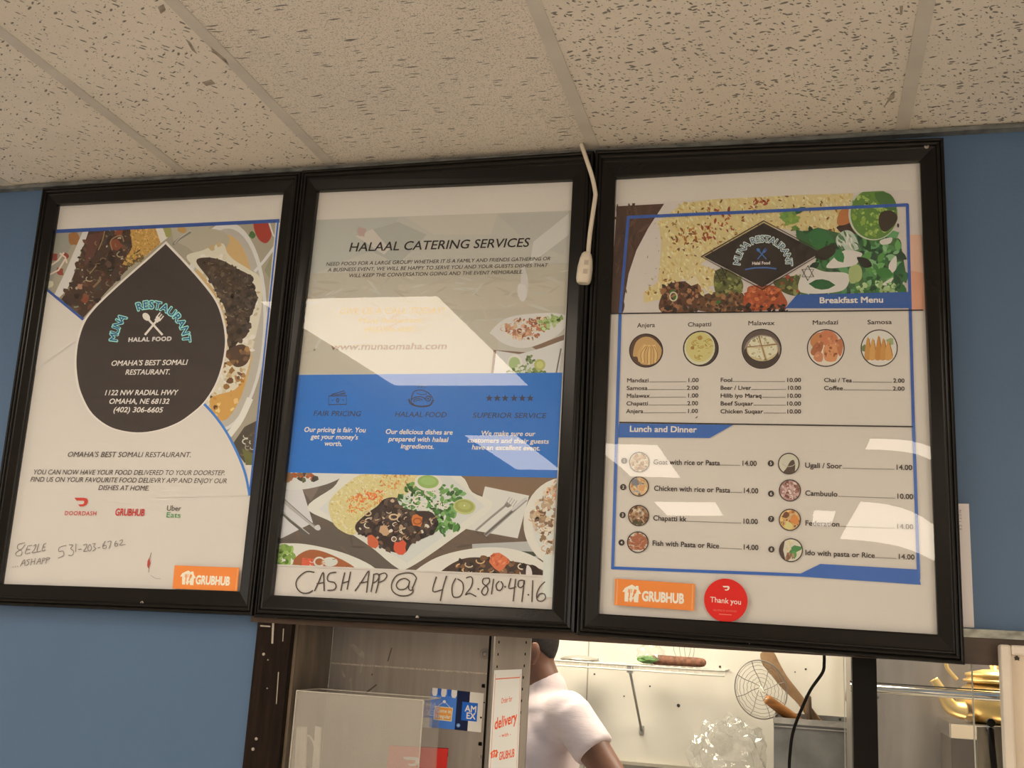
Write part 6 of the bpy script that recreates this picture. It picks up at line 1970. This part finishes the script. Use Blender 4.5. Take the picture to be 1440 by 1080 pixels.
# hair: close-cropped cap, lower at the nape
mb = MB()
n_, m_ = 40, 16
rings = []
for j in range(m_ + 1):
    i = len(mb.v)
    for k in range(n_):
        a = 2 * PI * k / n_
        back = math.cos(a)                                     # +1 at the back of the head
        lim = PI * (0.36 + 0.31 * max(0, back + 0.55) / 1.55)
        th = 0.02 + lim * j / m_
        tk = 1.0 + 0.055 * (1 - (j / m_) ** 3)
        mb.v.append((hd.x + 0.094 * tk * math.sin(th) * math.cos(a), hd.y + 0.074 * tk * math.sin(th) * math.sin(a), hd.z + hh * (1.0 + 0.03 * (1 - j / m_)) * math.cos(th)))
    rings.append(i)
for a, b in zip(rings, rings[1:]):
    for k in range(n_): mb.face((a + k, b + k, b + (k + 1) % n_, a + (k + 1) % n_), None, True)
mb.face(range(rings[0], rings[0] + n_))
o = mb.build('hair', HAIR, person)
sol = o.modifiers.new('thickness', 'SOLIDIFY'); sol.thickness = 0.006; sol.offset = -1
# T-shirt with sleeves
mb = MB()
ball(mb, nk + Vector((0.030, 0, -0.070)), (0.098, 0.150, 0.064), 22, 12)
ball(mb, nk + Vector((0.045, -0.02, -0.115)), (0.105, 0.150, 0.085), 22, 12)
for (c, rx, ry, rz) in ((chest, 0.128, 0.182, 0.165), (belly, 0.124, 0.166, 0.19), (Vector((hx, PY, hipz + 0.06)), 0.13, 0.18, 0.12)): ball(mb, c, (rx, ry, rz), 22, 14)
ball_chain(mb, [nk + Vector((0.01, 0, -0.01)), nk + Vector((0.012, 0, -0.05))], [0.068, 0.08])
for (S_, E_) in ((nearS, nearE), (farS, farE)):
    ball(mb, S_ + Vector((-0.012, 0.012, -0.004)), (0.074, 0.072, 0.074), 20, 12)
    mb.tube([S_, S_.lerp(E_, 0.25), S_.lerp(E_, 0.50)], [0.068, 0.066, 0.0655], 20)
fuse(mb, 'shirt', SHIRT, person, 0.009, 5)
mb = MB()
for s in (-1, 1):
    h_ = Vector((hx, PY + 0.085 * s, hipz)); kn = Vector((hx - 0.01 + 0.03 * s, PY + 0.09 * s, 0.50)); an = Vector((hx + 0.02 + 0.05 * s, PY + 0.095 * s, 0.11))
    ball_chain(mb, [h_, h_.lerp(kn, 0.5), kn, kn.lerp(an, 0.4), an], [0.108, 0.092, 0.074, 0.070, 0.060])
ball(mb, (hx, PY, hipz - 0.02), (0.128, 0.178, 0.11))
fuse(mb, 'trousers', TROUSER, person, 0.012, 4)
